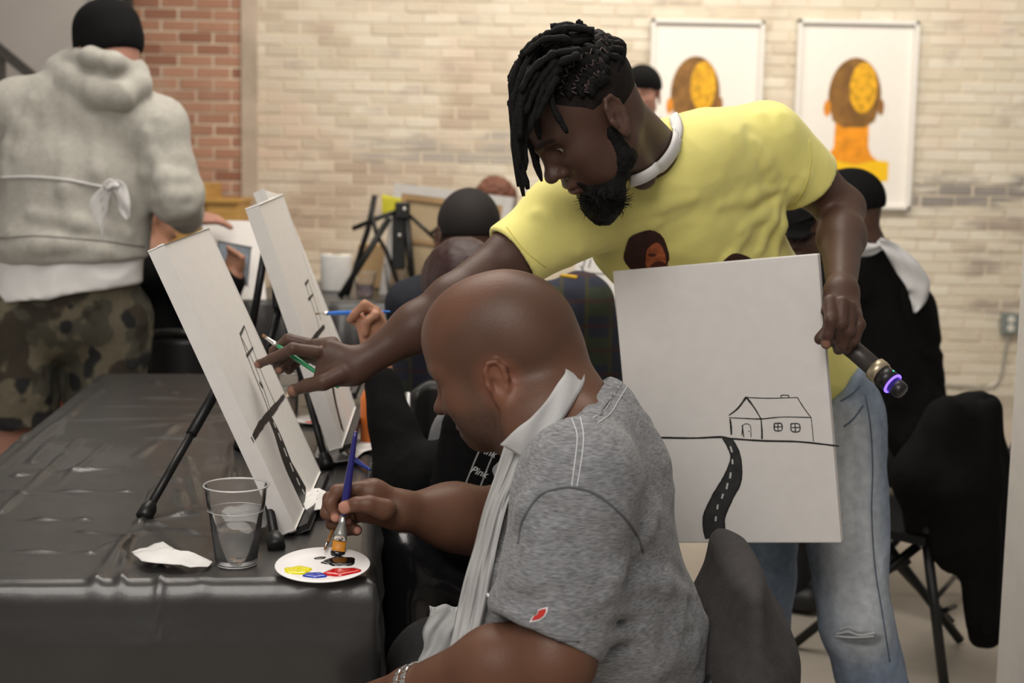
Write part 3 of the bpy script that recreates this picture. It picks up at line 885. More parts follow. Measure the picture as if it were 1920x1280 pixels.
# ------------------------------------------------------------------ paint palettes (white plates)
M_PLATE = mat('plate_white', (0.80, 0.78, 0.78), 0.4, 0.03)
def plate(p, rx, label, blobs, yaw=0, group=None, sc=1.0):
    t = thing('paint_plate', p, label, 'plate', group)
    bm = bmesh.new()
    lathe(bm, p, (0, 0, 1), [(.001, 0), (rx * .62, 0), (rx * .72, .003), (rx * .98, .006), (rx, .0070), (rx * .985, .0078), (rx * .71, .0042), (rx * .6, .0028), (.001, .0028)], 56, True, True)
    bm_obj('plate_body', bm, M_PLATE, t, True)
    for i, (dx, dy, r1, r2, a, c, hgt) in enumerate(blobs):
        R_ = random.Random(i + 3); bm = bmesh.new(); n = 30; rings = []
        wob = [1 + .10 * math.sin(2 * k * 2 * math.pi / n + i) + .08 * math.sin(5 * k * 2 * math.pi / n + 2 * i) for k in range(n)]
        for f_, zz in ((1.0, 0), (.96, .6), (.8, .95), (.5, 1.0), (.15, .9)):
            ring = []
            for k in range(n):
                an = 2 * math.pi * k / n; x = r1 * f_ * wob[k] * math.cos(an); y = r2 * f_ * wob[k] * math.sin(an)
                X = dx + x * math.cos(a) - y * math.sin(a); Y = dy + x * math.sin(a) + y * math.cos(a)
                rr = math.hypot(X, Y) / rx
                zb = .0026 if rr < .6 else .0026 + .0045 * max(0, (rr - .6) / .38)
                ring.append(bm.verts.new((p[0] + X, p[1] + Y, p[2] + zb + zz * hgt)))
            rings.append(ring)
        for q, w in zip(rings, rings[1:]):
            for k in range(n): bm.faces.new((q[k], q[(k + 1) % n], w[(k + 1) % n], w[k]))
        bm.faces.new(rings[-1])
        bm_obj('paint_blob', bm, mat('paint_' + c, {'yellow': (.80, .72, .01), 'blue': (.012, .045, .40), 'red': (.55, .008, .010), 'black': (.004, .004, .005)}[c], .12, .08, 50, coat=.6), t, True)
    return t
pp_ = onz(605, 1072, TOP); pp_[2] = TOP
PT = .10
pp_[2] = TOP + .005
def pd(u, v): q = onplane(u, v, pp_ + np.array([0, 0, .006]), np.array([0, -math.sin(PT), math.cos(PT)])) - pp_; return float(q[0]), float(q[1] / math.cos(PT))
pl_o = plate(pp_, .0715, 'white paint plate with yellow, blue, red and black blobs under the big brush',
      [(*pd(558, 1066), .020, .017, .1, 'yellow', .003), (*pd(590, 1075), .0165, .011, -.1, 'blue', .003), (*pd(642, 1070), .026, .016, .2, 'red', .004), (*pd(638, 1049), .023, .019, .2, 'black', .003), (*pd(600, 1042), .010, .005, .5, 'black', .0012), (*pd(618, 1050), .014, .007, .1, 'black', .002)])
pl_o.rotation_euler.x = PT
p2 = onz(596, 795, TOP); p2[2] = TOP; 
plate(p2 + np.array([.0, .03, 0]), .062, 'white paint plate with red paint behind the second easel leg', [(-.012, -.02, .02, .014, 0, 'red', .003)])
p3 = onz(664, 790, TOP); p3[2] = TOP
plate(p3 + np.array([.0, .03, 0]), .055, 'white paint plate with yellow paint to the side of the second canvas', [(.0, -.022, .018, .016, 0, 'yellow', .003)])

# ------------------------------------------------------------------ brushes
def brush(tip, end, label, hcol, blen, flen, rh, bcol, wet=None, flat=.45, wmax=None, hint=(0, 1, 0)):
    """tip -> bristles, ferrule, handle -> end"""
    tip = np.asarray(tip, float); end = np.asarray(end, float); d = unit(end - tip); Lg = np.linalg.norm(end - tip)
    t = thing('paintbrush', tip, label, 'paintbrush')
    w = wmax or rh * 1.25
    bm = bmesh.new(); tube(bm, [tip, tip + d * blen * .35, tip + d * blen], [w * .75, w, w * .97], 14, True, flat, hint); b = bm_obj('bristles', bm, bcol, t, True)
    if wet:
        bm = bmesh.new(); tube(bm, [tip - d * .001, tip + d * blen * .3, tip + d * blen * .42], [w * .85, w * 1.12, w * 1.03], 14, True, flat * 1.15, hint); bm_obj('wet_paint', bm, wet, b, True)
    s = tip + d * blen
    bm = bmesh.new(); tube(bm, [s - d * .001, s + d * flen * .25, s + d * flen * .62, s + d * flen * .66, s + d * flen * .70, s + d * flen], [w * 1.02, w * 1.0, rh * .98, rh * 1.08, rh * .98, rh * .98], 16, True, 1.0 if flat > .9 else (flat + 1) / 2, hint)
    bm_obj('ferrule', bm, mat('ferrule', (.72, .70, .66), .22, .05, metal=1.0), t, True)
    a = s + d * flen; q = end - a
    bm = bmesh.new(); tube(bm, [a - d * .002, a + q * .12, a + q * .3, a + q * .6, a + q * .93, a + q * .985, end], [rh * .92, rh * 1.12, rh * 1.15, rh * .85, rh * .62, rh * .5, rh * .2], 14, True, 1.0, hint)
    bm_obj('handle', bm, hcol, t, True)
    return t
M_BLUEH = mat('handle_navy', (.020, .018, .16), .18, .05, coat=.5)
M_AMBER = mat('bristle_amber', (.62, .24, .02), .45, .2, 200)
M_BLK = mat('paint_black')
bt = onz(632, 1049, TOP + .006); bt[2] = TOP + .007
brush(bt, at(667, 808, 2.19), 'navy-handled flat paintbrush with amber bristles dipped in black paint', M_BLUEH, .030, .040, .0058, M_AMBER, M_BLK, .5, .0105)
gt, ge = at(492, 628, 2.50), at(635, 727, 2.44)
brush(gt, ge, 'green-handled paintbrush held across the hand that points at the canvas', mat('handle_green', (.012, .23, .085), .2, .05, coat=.5), .009, .028, .0042, mat('bristle_brown', (.22, .10, .03), .5, .2), None, .8, .0032)
brush(at(592, 588, 3.02), at(732, 584, 2.93), 'thin blue paintbrush touching the second canvas', mat('handle_blue', (.03, .15, .55), .25, .05), .010, .022, .0042, mat('bristle_brown'), None, .9, .002)
bb0 = on_table(640, 853); bb0[2] += .006; bb1 = on_table(694, 886); bb1[2] += .006
brush(bb0, bb1, 'blue-handled flat paintbrush lying on the tissue by the second easel', mat('handle_royal', (.03, .06, .35), .2, .05, coat=.4), .022, .03, .006, mat('bristle_white', (.7, .7, .68), .5, .1), None, .45, .010)
s0 = pp_ + np.array([-.004, .052, .016]); brush(s0, at(640, 955, 2.28), 'thin brown paintbrush resting in the plate under the big brush', mat('handle_tan', (.30, .14, .05), .4, .1), .008, .012, .0026, mat('bristle_brown'), None, .9, .002)

# ================================================================== PEOPLE: shared anatomy
class Head:
    """local axes: x forward, y the person's left, z up; origin between the ear canals"""
    def __init__(self, yaw_dir, pitch, roll=0.0, s=1.0, origin=None, ear_at=None):
        fh = unit([yaw_dir[0], yaw_dir[1], 0])
        left = np.cross([0, 0, 1.0], fh)
        f = fh * math.cos(pitch) + np.array([0, 0, -1.0]) * math.sin(pitch)
        up = np.cross(f, left)
        if roll:
            l2 = left * math.cos(roll) + up * math.sin(roll); up = -left * math.sin(roll) + up * math.cos(roll); left = l2
        self.R = np.stack([f, left, up], 1); self.s = s
        self.o = np.zeros(3)
        if ear_at is not None:
            p, side = ear_at; self.o = np.asarray(p) - self.R @ (np.array([0, .077 * side, 0]) * s)
        else: self.o = np.asarray(origin, float)
    def p(self, x, y, z): return self.o + self.R @ (np.array([x, y, z]) * self.s)
    def loc(self, P): return (P - self.o) @ self.R / self.s
    def rot(self, ax, a):
        c, s = math.cos(a), math.sin(a)
        M = {'x': [[1, 0, 0], [0, c, -s], [0, s, c]], 'y': [[c, 0, s], [0, 1, 0], [-s, 0, c]], 'z': [[c, -s, 0], [s, c, 0], [0, 0, 1]]}[ax]
        return self.R @ np.array(M)

def add_head(S, H, ears=(1, -1), full=1.0, lids=0.5, nose=1.0, detail=True, jaw=1.0):
    """full: cheek fullness; lids: 0 open .. 1 closed"""
    p, s, R = H.p, H.s, H.R
    E = lambda c, r, k, rot=None: S.add(ell(p(*c), np.array(r) * s, R if rot is None else rot), k)
    C = lambda a, b, ra, rb, k: S.add(rc(p(*a), p(*b), ra * s, rb * s), k)
    E((-.012, 0, .040), (.096, .077, .088), .02)
    E((.026, 0, .052), (.072, .066, .070), .03)
    E((.038, 0, -.018 * jaw), (.060, .060 * full, .078 * jaw), .03)
    for y in (1, -1):
        C((.002, y * .052 * full, -.050 * jaw), (.072, y * .020, -.090 * jaw), .020, .017, .03)
        E((.062, y * .043 * full, -.008), (.027, .023, .024), .025)
        E((.050, y * .040 * full, -.045), (.034, .024 * full, .034), .03)
    E((.076, 0, -.056), (.027, .031, .030), .02)
    E((.080, 0, -.092 * jaw), (.021, .022, .017), .02)
    if not detail:
        C((.090, 0, .020), (.112, 0, -.018), .009, .012, .015)
        for y in ears: E((-.004, y * .079, -.002), (.019, .008, .032), .008)
        return
    # brow, sockets, eyes
    C((.088, .014, .034), (.074, .046, .036), .011, .010, .02); C((.088, -.014, .034), (.074, -.046, .036), .011, .010, .02)
    for y in (1, -1):
        S.sub(ell(p(.097, y * .032, .016), np.array((.014, .017, .012)) * s, R), .014)
        S.add(sph(p(.0745, y * .0315, .0165), .0128 * s), .003)
        # upper lid: a slightly larger shell whose lower edge sits at the lid opening; lower lid below
        g = Sdf().add(sph(p(.0747, y * .0315, .0170), .0146 * s), .001)
        ca = (0.62 - 1.05 * lids); nrm = R @ np.array([math.sin(-ca), 0, math.cos(ca)])
        g.cut(plane(p(.0745, y * .0315, .0165) , -nrm), .002)
        S.add(g, .003)
        g = Sdf().add(sph(p(.0742, y * .0315, .0160), .0142 * s), .001)
        g.cut(plane(p(.0745, y * .0315, .0125), R @ np.array([.35, 0, .94])), .002); S.add(g, .004)
    # nose
    C((.090, 0, .026), (.108, 0, -.010), .0075, .0095, .014)
    S.add(ell(p(.1135 * (1 if nose < 1.2 else 1.02), 0, -.018), np.array((.0125, .0125 * nose, .0105)) * s, R), .012)
    for y in (1, -1):
        E((.0985, y * .0145 * nose, -.0215), (.0125, .0095, .0085), .007)
        S.sub(ell(p(.1045, y * .0075 * nose, -.0285), np.array((.006, .004, .005)) * s, R), .003)
    # mouth
    E((.098, 0, -.0495), (.0105, .0235, .0065), .007)
    E((.0965, 0, -.0625), (.0105, .0205, .0075), .007)
    S.sub(fcap(p(.112, .024, -.0565), p(.112, -.024, -.0565), .012 * s, .0018 * s, .012 * s, .0018 * s, R[:, 0]), .003)
    S.sub(ell(p(.103, 0, -.078), np.array((.008, .016, .006)) * s, R), .01)
    for y in ears:
        ear(S, H, y)
def ear(S, H, y):
    p, s, R = H.p, H.s, H.R
    g = Sdf()
    rot = H.rot('z', y * .35) @ np.array([[math.cos(.18), 0, -math.sin(.18)], [0, 1, 0], [math.sin(.18), 0, math.cos(.18)]])
    cx = p(-.004, y * .083, .002); s = s * getattr(H, 'es', 1.0)
    q = lambda a, b, c: cx + rot @ (np.array([a, b * y, c]) * s)
    g.add(ell(q(0, 0, 0), np.array((.018, .0055, .031)) * s, rot), .004)
    helix = [(.012, .001, .004), (.012, .003, .020), (.004, .004, .031), (-.008, .005, .030), (-.016, .005, .016), (-.017, .005, 0), (-.012, .004, -.016), (-.003, .003, -.026)]
    for a, b in zip(helix, helix[1:]): g.add(rc(q(*a), q(*b), .0042 * s, .0042 * s), .003)
    g.add(ell(q(.001, .001, -.028), np.array((.009, .006, .0105)) * s, rot), .006)
    g.sub(ell(q(.004, .008, -.004), np.array((.008, .008, .011)) * s, rot), .004)
    g.sub(ell(q(-.003, .009, .015), np.array((.008, .006, .011)) * s, rot), .004)
    g.add(rc(q(.014, .002, -.004), q(.012, .003, -.012), .005 * s, .004 * s), .004)
    S.add(g, .005)

def fingers(S, chains, k=.005):
    """each chain: list of (point, radius) from knuckle to tip"""
    for ch in chains:
        for (a, ra), (b, rb) in zip(ch, ch[1:]): S.add(rc(a, b, ra, rb), k)
        S.add(sph(ch[-1][0], ch[-1][1] * 1.02), k)
def nail(S_pts): pass

def skin_mat(name): return mat(name, rough=.48, var=.10, scale=14, bump=.10, bscale=260, attr='Col', sss=.06, spec=.4)
def head_paint(P, H, C, base, lip, dark, brow=None):
    """skin colour by place on the face: lips, brows, darker eye line"""
    L = H.loc(P); x, y, z = L[:, 0], L[:, 1], L[:, 2]
    near = (np.abs(x) < .16) & (np.abs(y) < .12) & (np.abs(z) < .16)
    def put(mask, c):
        m = (mask * near)[:, None]; C[:] = C * (1 - m) + np.array(c) * m
    m = sstep(.0, 1, 1.25 - (y / .0255) ** 2 - ((z + .0562) / .0125) ** 2) * (x > .085); put(np.clip(m * 1.5, 0, 1), lip)
    for s_ in (1, -1):
        t = (y * s_ - .031) / .021; zb = .0365 + .004 * (1 - t ** 2)
        m = sstep(1.1, .7, np.abs(t)) * sstep(.0055, .003, np.abs(z - zb)) * (x > .05); put(m * .85, brow if brow is not None else dark)
        r = np.sqrt((x - .0745) ** 2 + (y - s_ * .0315) ** 2 + (z - .0165) ** 2)
        eye = sstep(.01365, .0133, r) * (x > .078) * (np.abs(z - .0145) < .009); put(eye, (.42, .37, .33))
        ir = sstep(.0062, .0055, np.hypot(y - s_ * .0305 , z - .0125)) * eye; put(ir, (.012, .008, .006))
        m = sstep(.0155, .0145, r) * sstep(.0128, .0140, r) * sstep(.0035, .001, np.abs(z - .0145)) * (x > .07); put(m * .5, dark)
    return C

def fold_disp(amp, scale, stretch=(1, 1, 1), o=3, seed=0.0, fine=0.0):
    st = np.array(stretch)
    def f(v, n):
        w = v * scale * st + seed
        w = w + .6 * np.stack([vnoise(w * .7 + 3), vnoise(w * .7 + 11), vnoise(w * .7 + 23)], 1)
        r = 1 - np.abs(fbm(w, o)) * 2
        return amp * (r - .45) + (fine * fbm(v * 60, 2) if fine else 0)
    return f

# ================================================================== STANDING MAN IN THE YELLOW SHIRT
PA = thing('person', (0.52, 2.85, 0), 'man in yellow t-shirt leaning over to point at a canvas, holding a board', 'person')
SK_A = (.078, .040, .028)
HA = Head((-math.cos(.44), -math.sin(.44)), .80, roll=0.0, s=1.03, ear_at=(at(1149, 222, 2.37), 1))
S = Sdf()
add_head(S, HA, ears=(1, -1), full=.97, lids=.35, nose=1.15)
neckb = at(1230, 296, 2.63)
S.add(rc(HA.p(-.030, 0, -.030), neckb, .058, .054), .03)
S.add(rc(HA.p(.0, .035, -.05), at(1205, 330, 2.50), .022, .024), .03)
# shoulders and a core inside the clothes
shR, shL = at(1058, 410, 2.62), at(1440, 268, 2.76)
S.add(rc(neckb + np.array([0, .02, 0]), (shR + shL) / 2 + np.array([0, .07, 0]), .045, .045), .03)
S.add(rc((shR + shL) / 2 + np.array([0, .07, 0]), shR, .045, .048), .03); S.add(rc((shR + shL) / 2 + np.array([0, .07, 0]), shL, .045, .048), .03)
# right arm (reaching to the canvas)
elR, wrR = at(848, 562, 2.50), at(672, 686, 2.46)
S.add(rc(shR, at(960, 482, 2.57), .055, .048), .02).add(rc(at(960, 482, 2.57), elR, .048, .040), .02)
S.add(rc(elR, at(780, 614, 2.48), .040, .039), .02).add(rc(at(780, 614, 2.48), wrR, .039, .025), .025)
# right hand
HY = 2.46
h_ = lambda u, v, dy=0: at(u, v, HY + dy)
S.add(fcap(wrR, h_(612, 672, .0), .030, .020, .034, .017, h_(640, 720) - h_(645, 650)), .02)
S.add(fcap(h_(625, 660, .02), h_(590, 660, .02), .028, .015, .024, .013, h_(640, 720) - h_(645, 650)), .015)
S.add(rc(h_(650, 700), h_(605, 712), .020, .015), .018)
chainsA = [
    [(h_(594, 660, -.01), .0115), (h_(549, 653, -.02), .0100), (h_(510, 672, .015), .0088), (h_(486, 682, .035), .0072)],          # pointing finger
    [(h_(590, 648, .03), .0115), (h_(541, 636, .035), .0100), (h_(514, 658, .045), .0088), (h_(512, 676, .05), .0075)],         # upper finger behind the brush
    [(h_(596, 668, .01), .011), (h_(556, 664, .03), .0095), (h_(532, 682, .035), .0085), (h_(524, 692, .03), .0075)],           # curled finger
    [(h_(598, 672, .035), .010), (h_(565, 672, .055), .0085), (h_(545, 688, .055), .0075), (h_(541, 694, .05), .0065)],         # little finger
    [(h_(640, 700, -.015), .017), (h_(606, 716, -.025), .0145), (h_(575, 723, -.015), .0118), (h_(550, 732, .0), .0098)]]    # thumb
fingers(S, chainsA)
# left arm (hanging, holds the board's edge and a microphone)
elL, wrL = at(1578, 392, 2.84), at(1578, 545, 2.50)
S.add(rc(shL, at(1515, 335, 2.80), .055, .050), .02).add(rc(at(1515, 335, 2.80), elL, .050, .043), .02)
S.add(rc(elL, at(1578, 445, 2.73), .043, .041), .02).add(rc(at(1578, 445, 2.73), wrL, .041, .025), .03)
LY = 2.43
l_ = lambda u, v, dy=0: at(u, v, LY + dy)
S.add(fcap(wrL, l_(1578, 588, .02), .028, .019, .036, .015, (1, 0, 0)), .02)
fingers(S, [
    [(l_(1557, 565, 0), .0125), (l_(1558, 600, -.025), .0108), (l_(1552, 628, -.022), .0094), (l_(1549, 644, -.018), .0082)],
    [(l_(1579, 567, -.005), .0122), (l_(1577, 606, -.022), .0105), (l_(1568, 630, .0), .0094), (l_(1563, 640, .015), .0085)],
    [(l_(1594, 575, .0), .0118), (l_(1592, 620, -.015), .0102), (l_(1580, 648, .0), .0092), (l_(1572, 655, .015), .0082)],
    [(l_(1603, 590, .01), .0110), (l_(1612, 608, .0), .0096), (l_(1602, 638, -.004), .0086), (l_(1588, 654, .01), .0078)],
    [(l_(1562, 585, .045), .015), (l_(1548, 610, .05), .0125), (l_(1538, 635, .045), .010)]])
nailsA = [(l_(1548.5, 645, -.026), .0075), (h_(549, 733, -.006), .009), (h_(483, 684, .03), .006), (h_(523, 694, .025), .006)]
def colA(P):
    C = np.tile(np.array(SK_A), (len(P), 1))
    C *= (1 + .18 * fbm(P * 9, 2))[:, None]
    for c, r in nailsA:
        m = sstep(r * 1.25, r * .8, np.linalg.norm(P - c, axis=1))[:, None]; C = C * (1 - m) + np.array((.26, .13, .09)) * m
    L = HA.loc(P)
    hairline = sstep(.0, 1.0, ((L[:, 2] - .075) / .02) + ((.055 - L[:, 0]) / .05)) * 0
    return head_paint(P, HA, C, SK_A, (.105, .045, .038), (.012, .008, .007))
lo, hi = bbox([HA.p(.1, 0, .1), HA.p(-.1, 0, .1), shR, elR, wrR, elL, wrL, shL, h_(470, 700), l_(1600, 670), neckb, HA.p(0, .09, .1), HA.p(.13, 0, -.1)], .075)
bodyA = sdf_obj('body', S, lo, hi, .0026, skin_mat('skin_deep'), PA, color=colA)

SA_ = S
# --- beard, moustache
M_HAIR = mat('hair_black', (.0062, .0055, .0052), .75, .3, 120, .5, 220, spec=.22)
Bd = Sdf()
for y in (1, -1):
    Bd.add(rc(HA.p(.012, y * .064, -.020), HA.p(.020, y * .058, -.065), .013, .018), .012)
    Bd.add(rc(HA.p(.020, y * .056, -.066), HA.p(.075, y * .026, -.105), .019, .022), .02)
    Bd.add(rc(HA.p(.098, y * .006, -.0395), HA.p(.091, y * .027, -.052), .0058, .0055), .006)
    Bd.add(rc(HA.p(.091, y * .027, -.052), HA.p(.078, y * .028, -.085), .0062, .010), .01)
Bd.add(rc(HA.p(.078, 0, -.098), HA.p(.085, 0, -.122), .028, .026), .02)
bt_ = at(1135, 376, 2.40)
Bd.add(rc(HA.p(.075, 0, -.112), bt_, .030, .030), .025)
bm_ = HA.p(.08, 0, -.1)
lo, hi = bbox([HA.p(.1, .07, -.02), HA.p(.0, -.07, -.02), bt_, HA.p(.1, 0, -.15), HA.p(0, .07, -.1)], .045)
sdf_obj('beard', Bd, lo, hi, .0028, M_HAIR, PA, disp=lambda v, n: .0035 * fbm(v * 130, 3) - .001)
bm = bmesh.new(); R_ = random.Random(4)
for i in range(900):
    a = R_.uniform(0, 6.283); rr = .026 * math.sqrt(R_.random())
    c = bt_ + np.array([rr * math.cos(a), rr * math.sin(a), 0]) + (bm_ - bt_) * R_.uniform(0, .55)
    d = unit(unit(bt_ - bm_) * R_.uniform(.5, 1.1) + .75 * np.array([R_.gauss(0, .6), R_.gauss(0, .6), R_.gauss(0, .5)]))
    L_ = .006 + .010 * R_.random()
    tube(bm, [c + d * .012, c + d * (.018 + L_ * .6), c + d * (.022 + L_) + np.array([R_.gauss(0, .002), R_.gauss(0, .002), R_.gauss(0, .002)])], [.0008, .0006, .0002], 3, False)
o = bm_obj('beard_hairs', bm, M_HAIR, PA); o['kind'] = 'stuff'

# --- hair: cap of tight rows plus hanging locks
cap = Sdf().add(ell(HA.p(-.014, 0, .044), np.array((.099, .0805, .090)) * HA.s, HA.R), .01).add(ell(HA.p(.022, 0, .060), np.array((.066, .068, .068)) * HA.s, HA.R), .02)
cap.cut(plane(HA.p(.030, 0, .030), HA.R @ unit(np.array([.62, 0, -.78]))), .008)
cap.cut(plane(HA.p(-.05, 0, -.02), HA.R @ np.array([.35, 0, -1.0])), .008)
cap.sub(ell(HA.p(.004, .085, -.012), np.array((.034, .030, .040)) * HA.s, HA.R), .01).sub(ell(HA.p(.004, -.085, -.012), np.array((.034, .030, .040)) * HA.s, HA.R), .01)
lo, hi = bbox([HA.p(a, b, c) for a in (-.1, .09) for b in (-.08, .08) for c in (-.05, .13)], .03)
sdf_obj('scalp_hair', cap, lo, hi, .0032, mat('scalp', (.013, .009, .0085), .8, .4, 60, .5, 200, spec=.2), PA)
def on_skull(th, ph, lift=.004):
    """th: angle from the front over the top to the back, ph: sideways angle to the person's left"""
    d = np.array([math.cos(th) * math.cos(ph), math.sin(ph), math.sin(th) * math.cos(ph)])
    return HA.p(-.012 + (.099 + lift) * d[0], (.080 + lift) * d[1], .044 + (.090 + lift) * d[2])
def lock(pts, r0, r1, nm='dreadlock', n=6, seed=0):
    P = spline(pts, n); k = len(P); R_ = random.Random(seed)
    rad = [(r0 + (r1 - r0) * i / (k - 1)) * (1 + .16 * math.sin(i * 1.9 + seed) + R_.uniform(-.10, .10)) for i in range(k)]; rad[-1] *= .5
    bm = bmesh.new(); tube(bm, P, rad, 8); return bm_obj(nm, bm, M_HAIR, PA, True)
# zig-zag rows along the near side of the head
for j, ph in enumerate((1.34, 1.17, .98, .78, .58, .38, .18, -.02, -.25, -.5, -.8, -1.1)):
    pts = []
    t0 = .62 + .10 * abs(ph); t1 = 2.9 - .25 * abs(ph) if ph < .9 else 2.55
    for k in range(15):
        t = t0 + (t1 - t0) * k / 14
        pts.append(on_skull(t, ph + (.065 if k % 2 else -.065) * (1 if k else 0), .0035))
    lock(pts, .0080, .0085, 'braid', 3, j)
    if -.1 < ph < 1.2:
        bm = bmesh.new(); tube(bm, [on_skull(t0 + .05 + (t1 - t0 - .2) * k / 40, ph + .095 + .06 * (2 * abs(((k * 14 / 40) / 2) % 1 - .5) - .5) * 2, .0095) for k in range(41)], .0013, 5); bm_obj('parting', bm, mat('parting_skin', (.085, .055, .055), .7, .2), PA, True)
    # tail hanging at the nape
    if ph > 1.0: continue
    e = pts[-1]; lock([e, e + HA.R @ np.array([-.012, 0, -.022]), e + np.array([.012, .004, -.045]), e + np.array([.020, .0, -.07])], .0075, .004, 'dreadlock', 4, j + 50)
# swept-forward fringe: roots on the crown, tips at picture points
fr = [((1.15, .35), (1000, 95), (965, 180), (962, 235), 2.44), ((1.05, .5), (995, 130), (968, 230), (975, 315), 2.42), ((1.0, .25), (990, 115), (965, 260), (982, 368), 2.46),
      ((.95, .4), (1000, 140), (972, 270), (990, 355), 2.43), ((.9, .1), (985, 135), (968, 220), (978, 300), 2.50), ((.85, -.1), (985, 140), (985, 225), (1010, 305), 2.55),
      ((.85, .2), (990, 150), (990, 250), (1016, 340), 2.50), ((.8, -.2), (990, 160), (1000, 240), (1018, 290), 2.58), ((.95, .0), (980, 120), (960, 200), (972, 350), 2.50),
      ((.75, .55), (1030, 150), (1035, 195), (1064, 250), 2.40), ((1.2, .1), (1000, 80), (962, 135), (957, 155), 2.48), ((1.3, .3), (1010, 75), (985, 95), (975, 110), 2.45),
      ((1.5, .25), (1060, 55), (1030, 62), (1008, 72), 2.45), ((1.55, .1), (1075, 52), (1040, 50), (1032, 51), 2.48), ((1.6, .4), (1065, 75), (1020, 75), (980, 105), 2.43),
      ((1.75, .1), (1105, 70), (1092, 50), (1082, 38), 2.5), ((1.7, .3), (1100, 72), (1098, 55), (1112, 75), 2.46), ((1.4, .5), (1040, 100), (1000, 130), (975, 175), 2.40),
      ((1.3, .6), (1040, 115), (1005, 165), (985, 215), 2.40), ((1.2, .7), (1045, 130), (1015, 175), (992, 250), 2.40), ((1.1, .75), (1040, 150), (1020, 190), (1005, 225), 2.39),
      ((1.45, -.1), (1035, 75), (985, 110), (968, 200), 2.54), ((1.35, -.3), (1020, 90), (980, 150), (975, 250), 2.58), ((1.25, -.1), (1005, 95), (967, 170), (965, 280), 2.53),
      ((1.65, .5), (1085, 95), (1030, 105), (995, 150), 2.41), ((1.55, .6), (1080, 105), (1040, 125), (1010, 180), 2.40), ((1.5, .15), (1060, 60), (1020, 70), (993, 92), 2.46),
      ((1.15, .2), (990, 100), (960, 160), (968, 300), 2.47), ((1.0, .55), (1010, 135), (980, 190), (975, 260), 2.41), ((.9, .35), (1000, 150), (985, 220), (985, 320), 2.44),
      ((1.8, .2), (1110, 60), (1065, 52), (1045, 62), 2.45), ((1.4, .05), (1025, 78), (975, 115), (960, 145), 2.48), ((.7, .35), (1005, 170), (1005, 215), (1012, 262), 2.45)]
for j, ((th, ph), a, b, c, y) in enumerate(fr):
    lock([on_skull(th, ph), on_skull(th - .12, ph, .016), at(*a, y - .1), at(*b, y - .1), at(*c, y - .1)], .0082, .0052, 'dreadlock', 6, j + 10)

# --- white undershirt collar and yellow t-shirt
def shirt_core(g):
    pass
sleeveR_end, sleeveL_end = at(960, 482, 2.57), at(1518, 342, 2.81)
dR, dL = unit(sleeveR_end - shR), unit(sleeveL_end - shL)
T = Sdf()
chest = at(1268, 395, 2.75); waist = at(1390, 610, 2.90); hips = at(1480, 745, 2.94)
shv = shL - shR
T.add(fcap(at(1250, 335, 2.66), chest, .150, .085, .172, .112, shv), .03)
T.add(fcap(chest, waist, .172, .112, .158, .110, shv + np.array([.1, 0, .1])), .05)
T.add(fcap(waist, hips, .158, .110, .165, .116, (1, .15, .1)), .05)
T.add(rc(at(1335, 290, 2.76), at(1420, 270, 2.78), .088, .072), .06)                     # back of the shoulder
T.add(rc(at(1165, 378, 2.66), shR, .075, .068), .05)
T.add(rc(neckb + np.array([.02, .04, -.01]), at(1330, 300, 2.72), .078, .085), .04)
gR = Sdf().add(rc(shR, sleeveR_end + dR * .05, .068, .064), .01).cut(plane(sleeveR_end, unit(dR + np.array([-.25, 0, -.30]) * .6)), .006)
gR.sub(rc(sleeveR_end - dR * .03, sleeveR_end + dR * .2, .054, .060), .004)
gL = Sdf().add(rc(shL, sleeveL_end + dL * .05, .070, .066), .01).cut(plane(sleeveL_end, dL), .006)
gL.sub(rc(sleeveL_end - dL * .03, sleeveL_end + dL * .2, .055, .060), .004)
T.add(gR, .05); T.add(gL, .04)
# pulled folds: each runs just under the cloth so that only its crest shows
def crest(S_, a, b, r, sink, k=.02):
    a, b = np.asarray(a), np.asarray(b)
    S_.add(rc(a, (a + b) / 2, r * .5, r * 1.25), k); S_.add(rc((a + b) / 2, b, r * 1.25, r * .3), k)
bvT_v, bvT_q = surface(T, *bbox([shR, shL, sleeveR_end, sleeveL_end, chest, hips], .2), .012)
bvT = BVHTree.FromPolygons([Vector(v) for v in bvT_v], [list(map(int, q)) for q in bvT_q])
for a, b, r in (((1465, 355), (1425, 465), .010), ((1460, 352), (1350, 385), .008), ((1470, 365), (1455, 480), .010), ((1452, 340), (1410, 265), .008), ((1445, 330), (1425, 215), .006), ((1460, 370), (1390, 430), .008),
                ((1478, 372), (1512, 330), .007), ((1085, 470), (1005, 400), .006), ((1100, 490), (1035, 365), .006), ((1120, 480), (1230, 420), .005), ((1180, 400), (1300, 370), .005), ((1400, 440), (1330, 520), .006)):
    P0, P1 = hit(bvT, *a, -.004), hit(bvT, *b, -.004)
    if P0 is not None and P1 is not None: crest(T, P0, P1, r, 0)
ncen = at(1192, 284, 2.51); nax = unit(HA.p(-.01, 0, -.05) - neckb)
hole = rc(ncen - nax * .035, ncen + nax * .3, .062, .085)
T0 = Sdf(); T0.it = list(T.it)
T.sub(hole, .006)
hem_n = unit(hips - waist); T.cut(plane(hips + hem_n * .02, hem_n), .006)
lo, hi = bbox([shR, shL, sleeveR_end, sleeveL_end, chest, hips, waist, at(1330, 250, 2.8), hips + hem_n * .05], .20)
M_YEL = mat('yellow_cotton', (.86, .79, .25), .85, .05, 20, .12, 700, sheen=.2)
fd = fold_disp(.0045, 7.0, (1, 1, 1.2), 3, 2.0)
shirtA = sdf_obj('t_shirt', T, lo, hi, .0045, M_YEL, PA, disp=lambda v, n: fd(v, n))
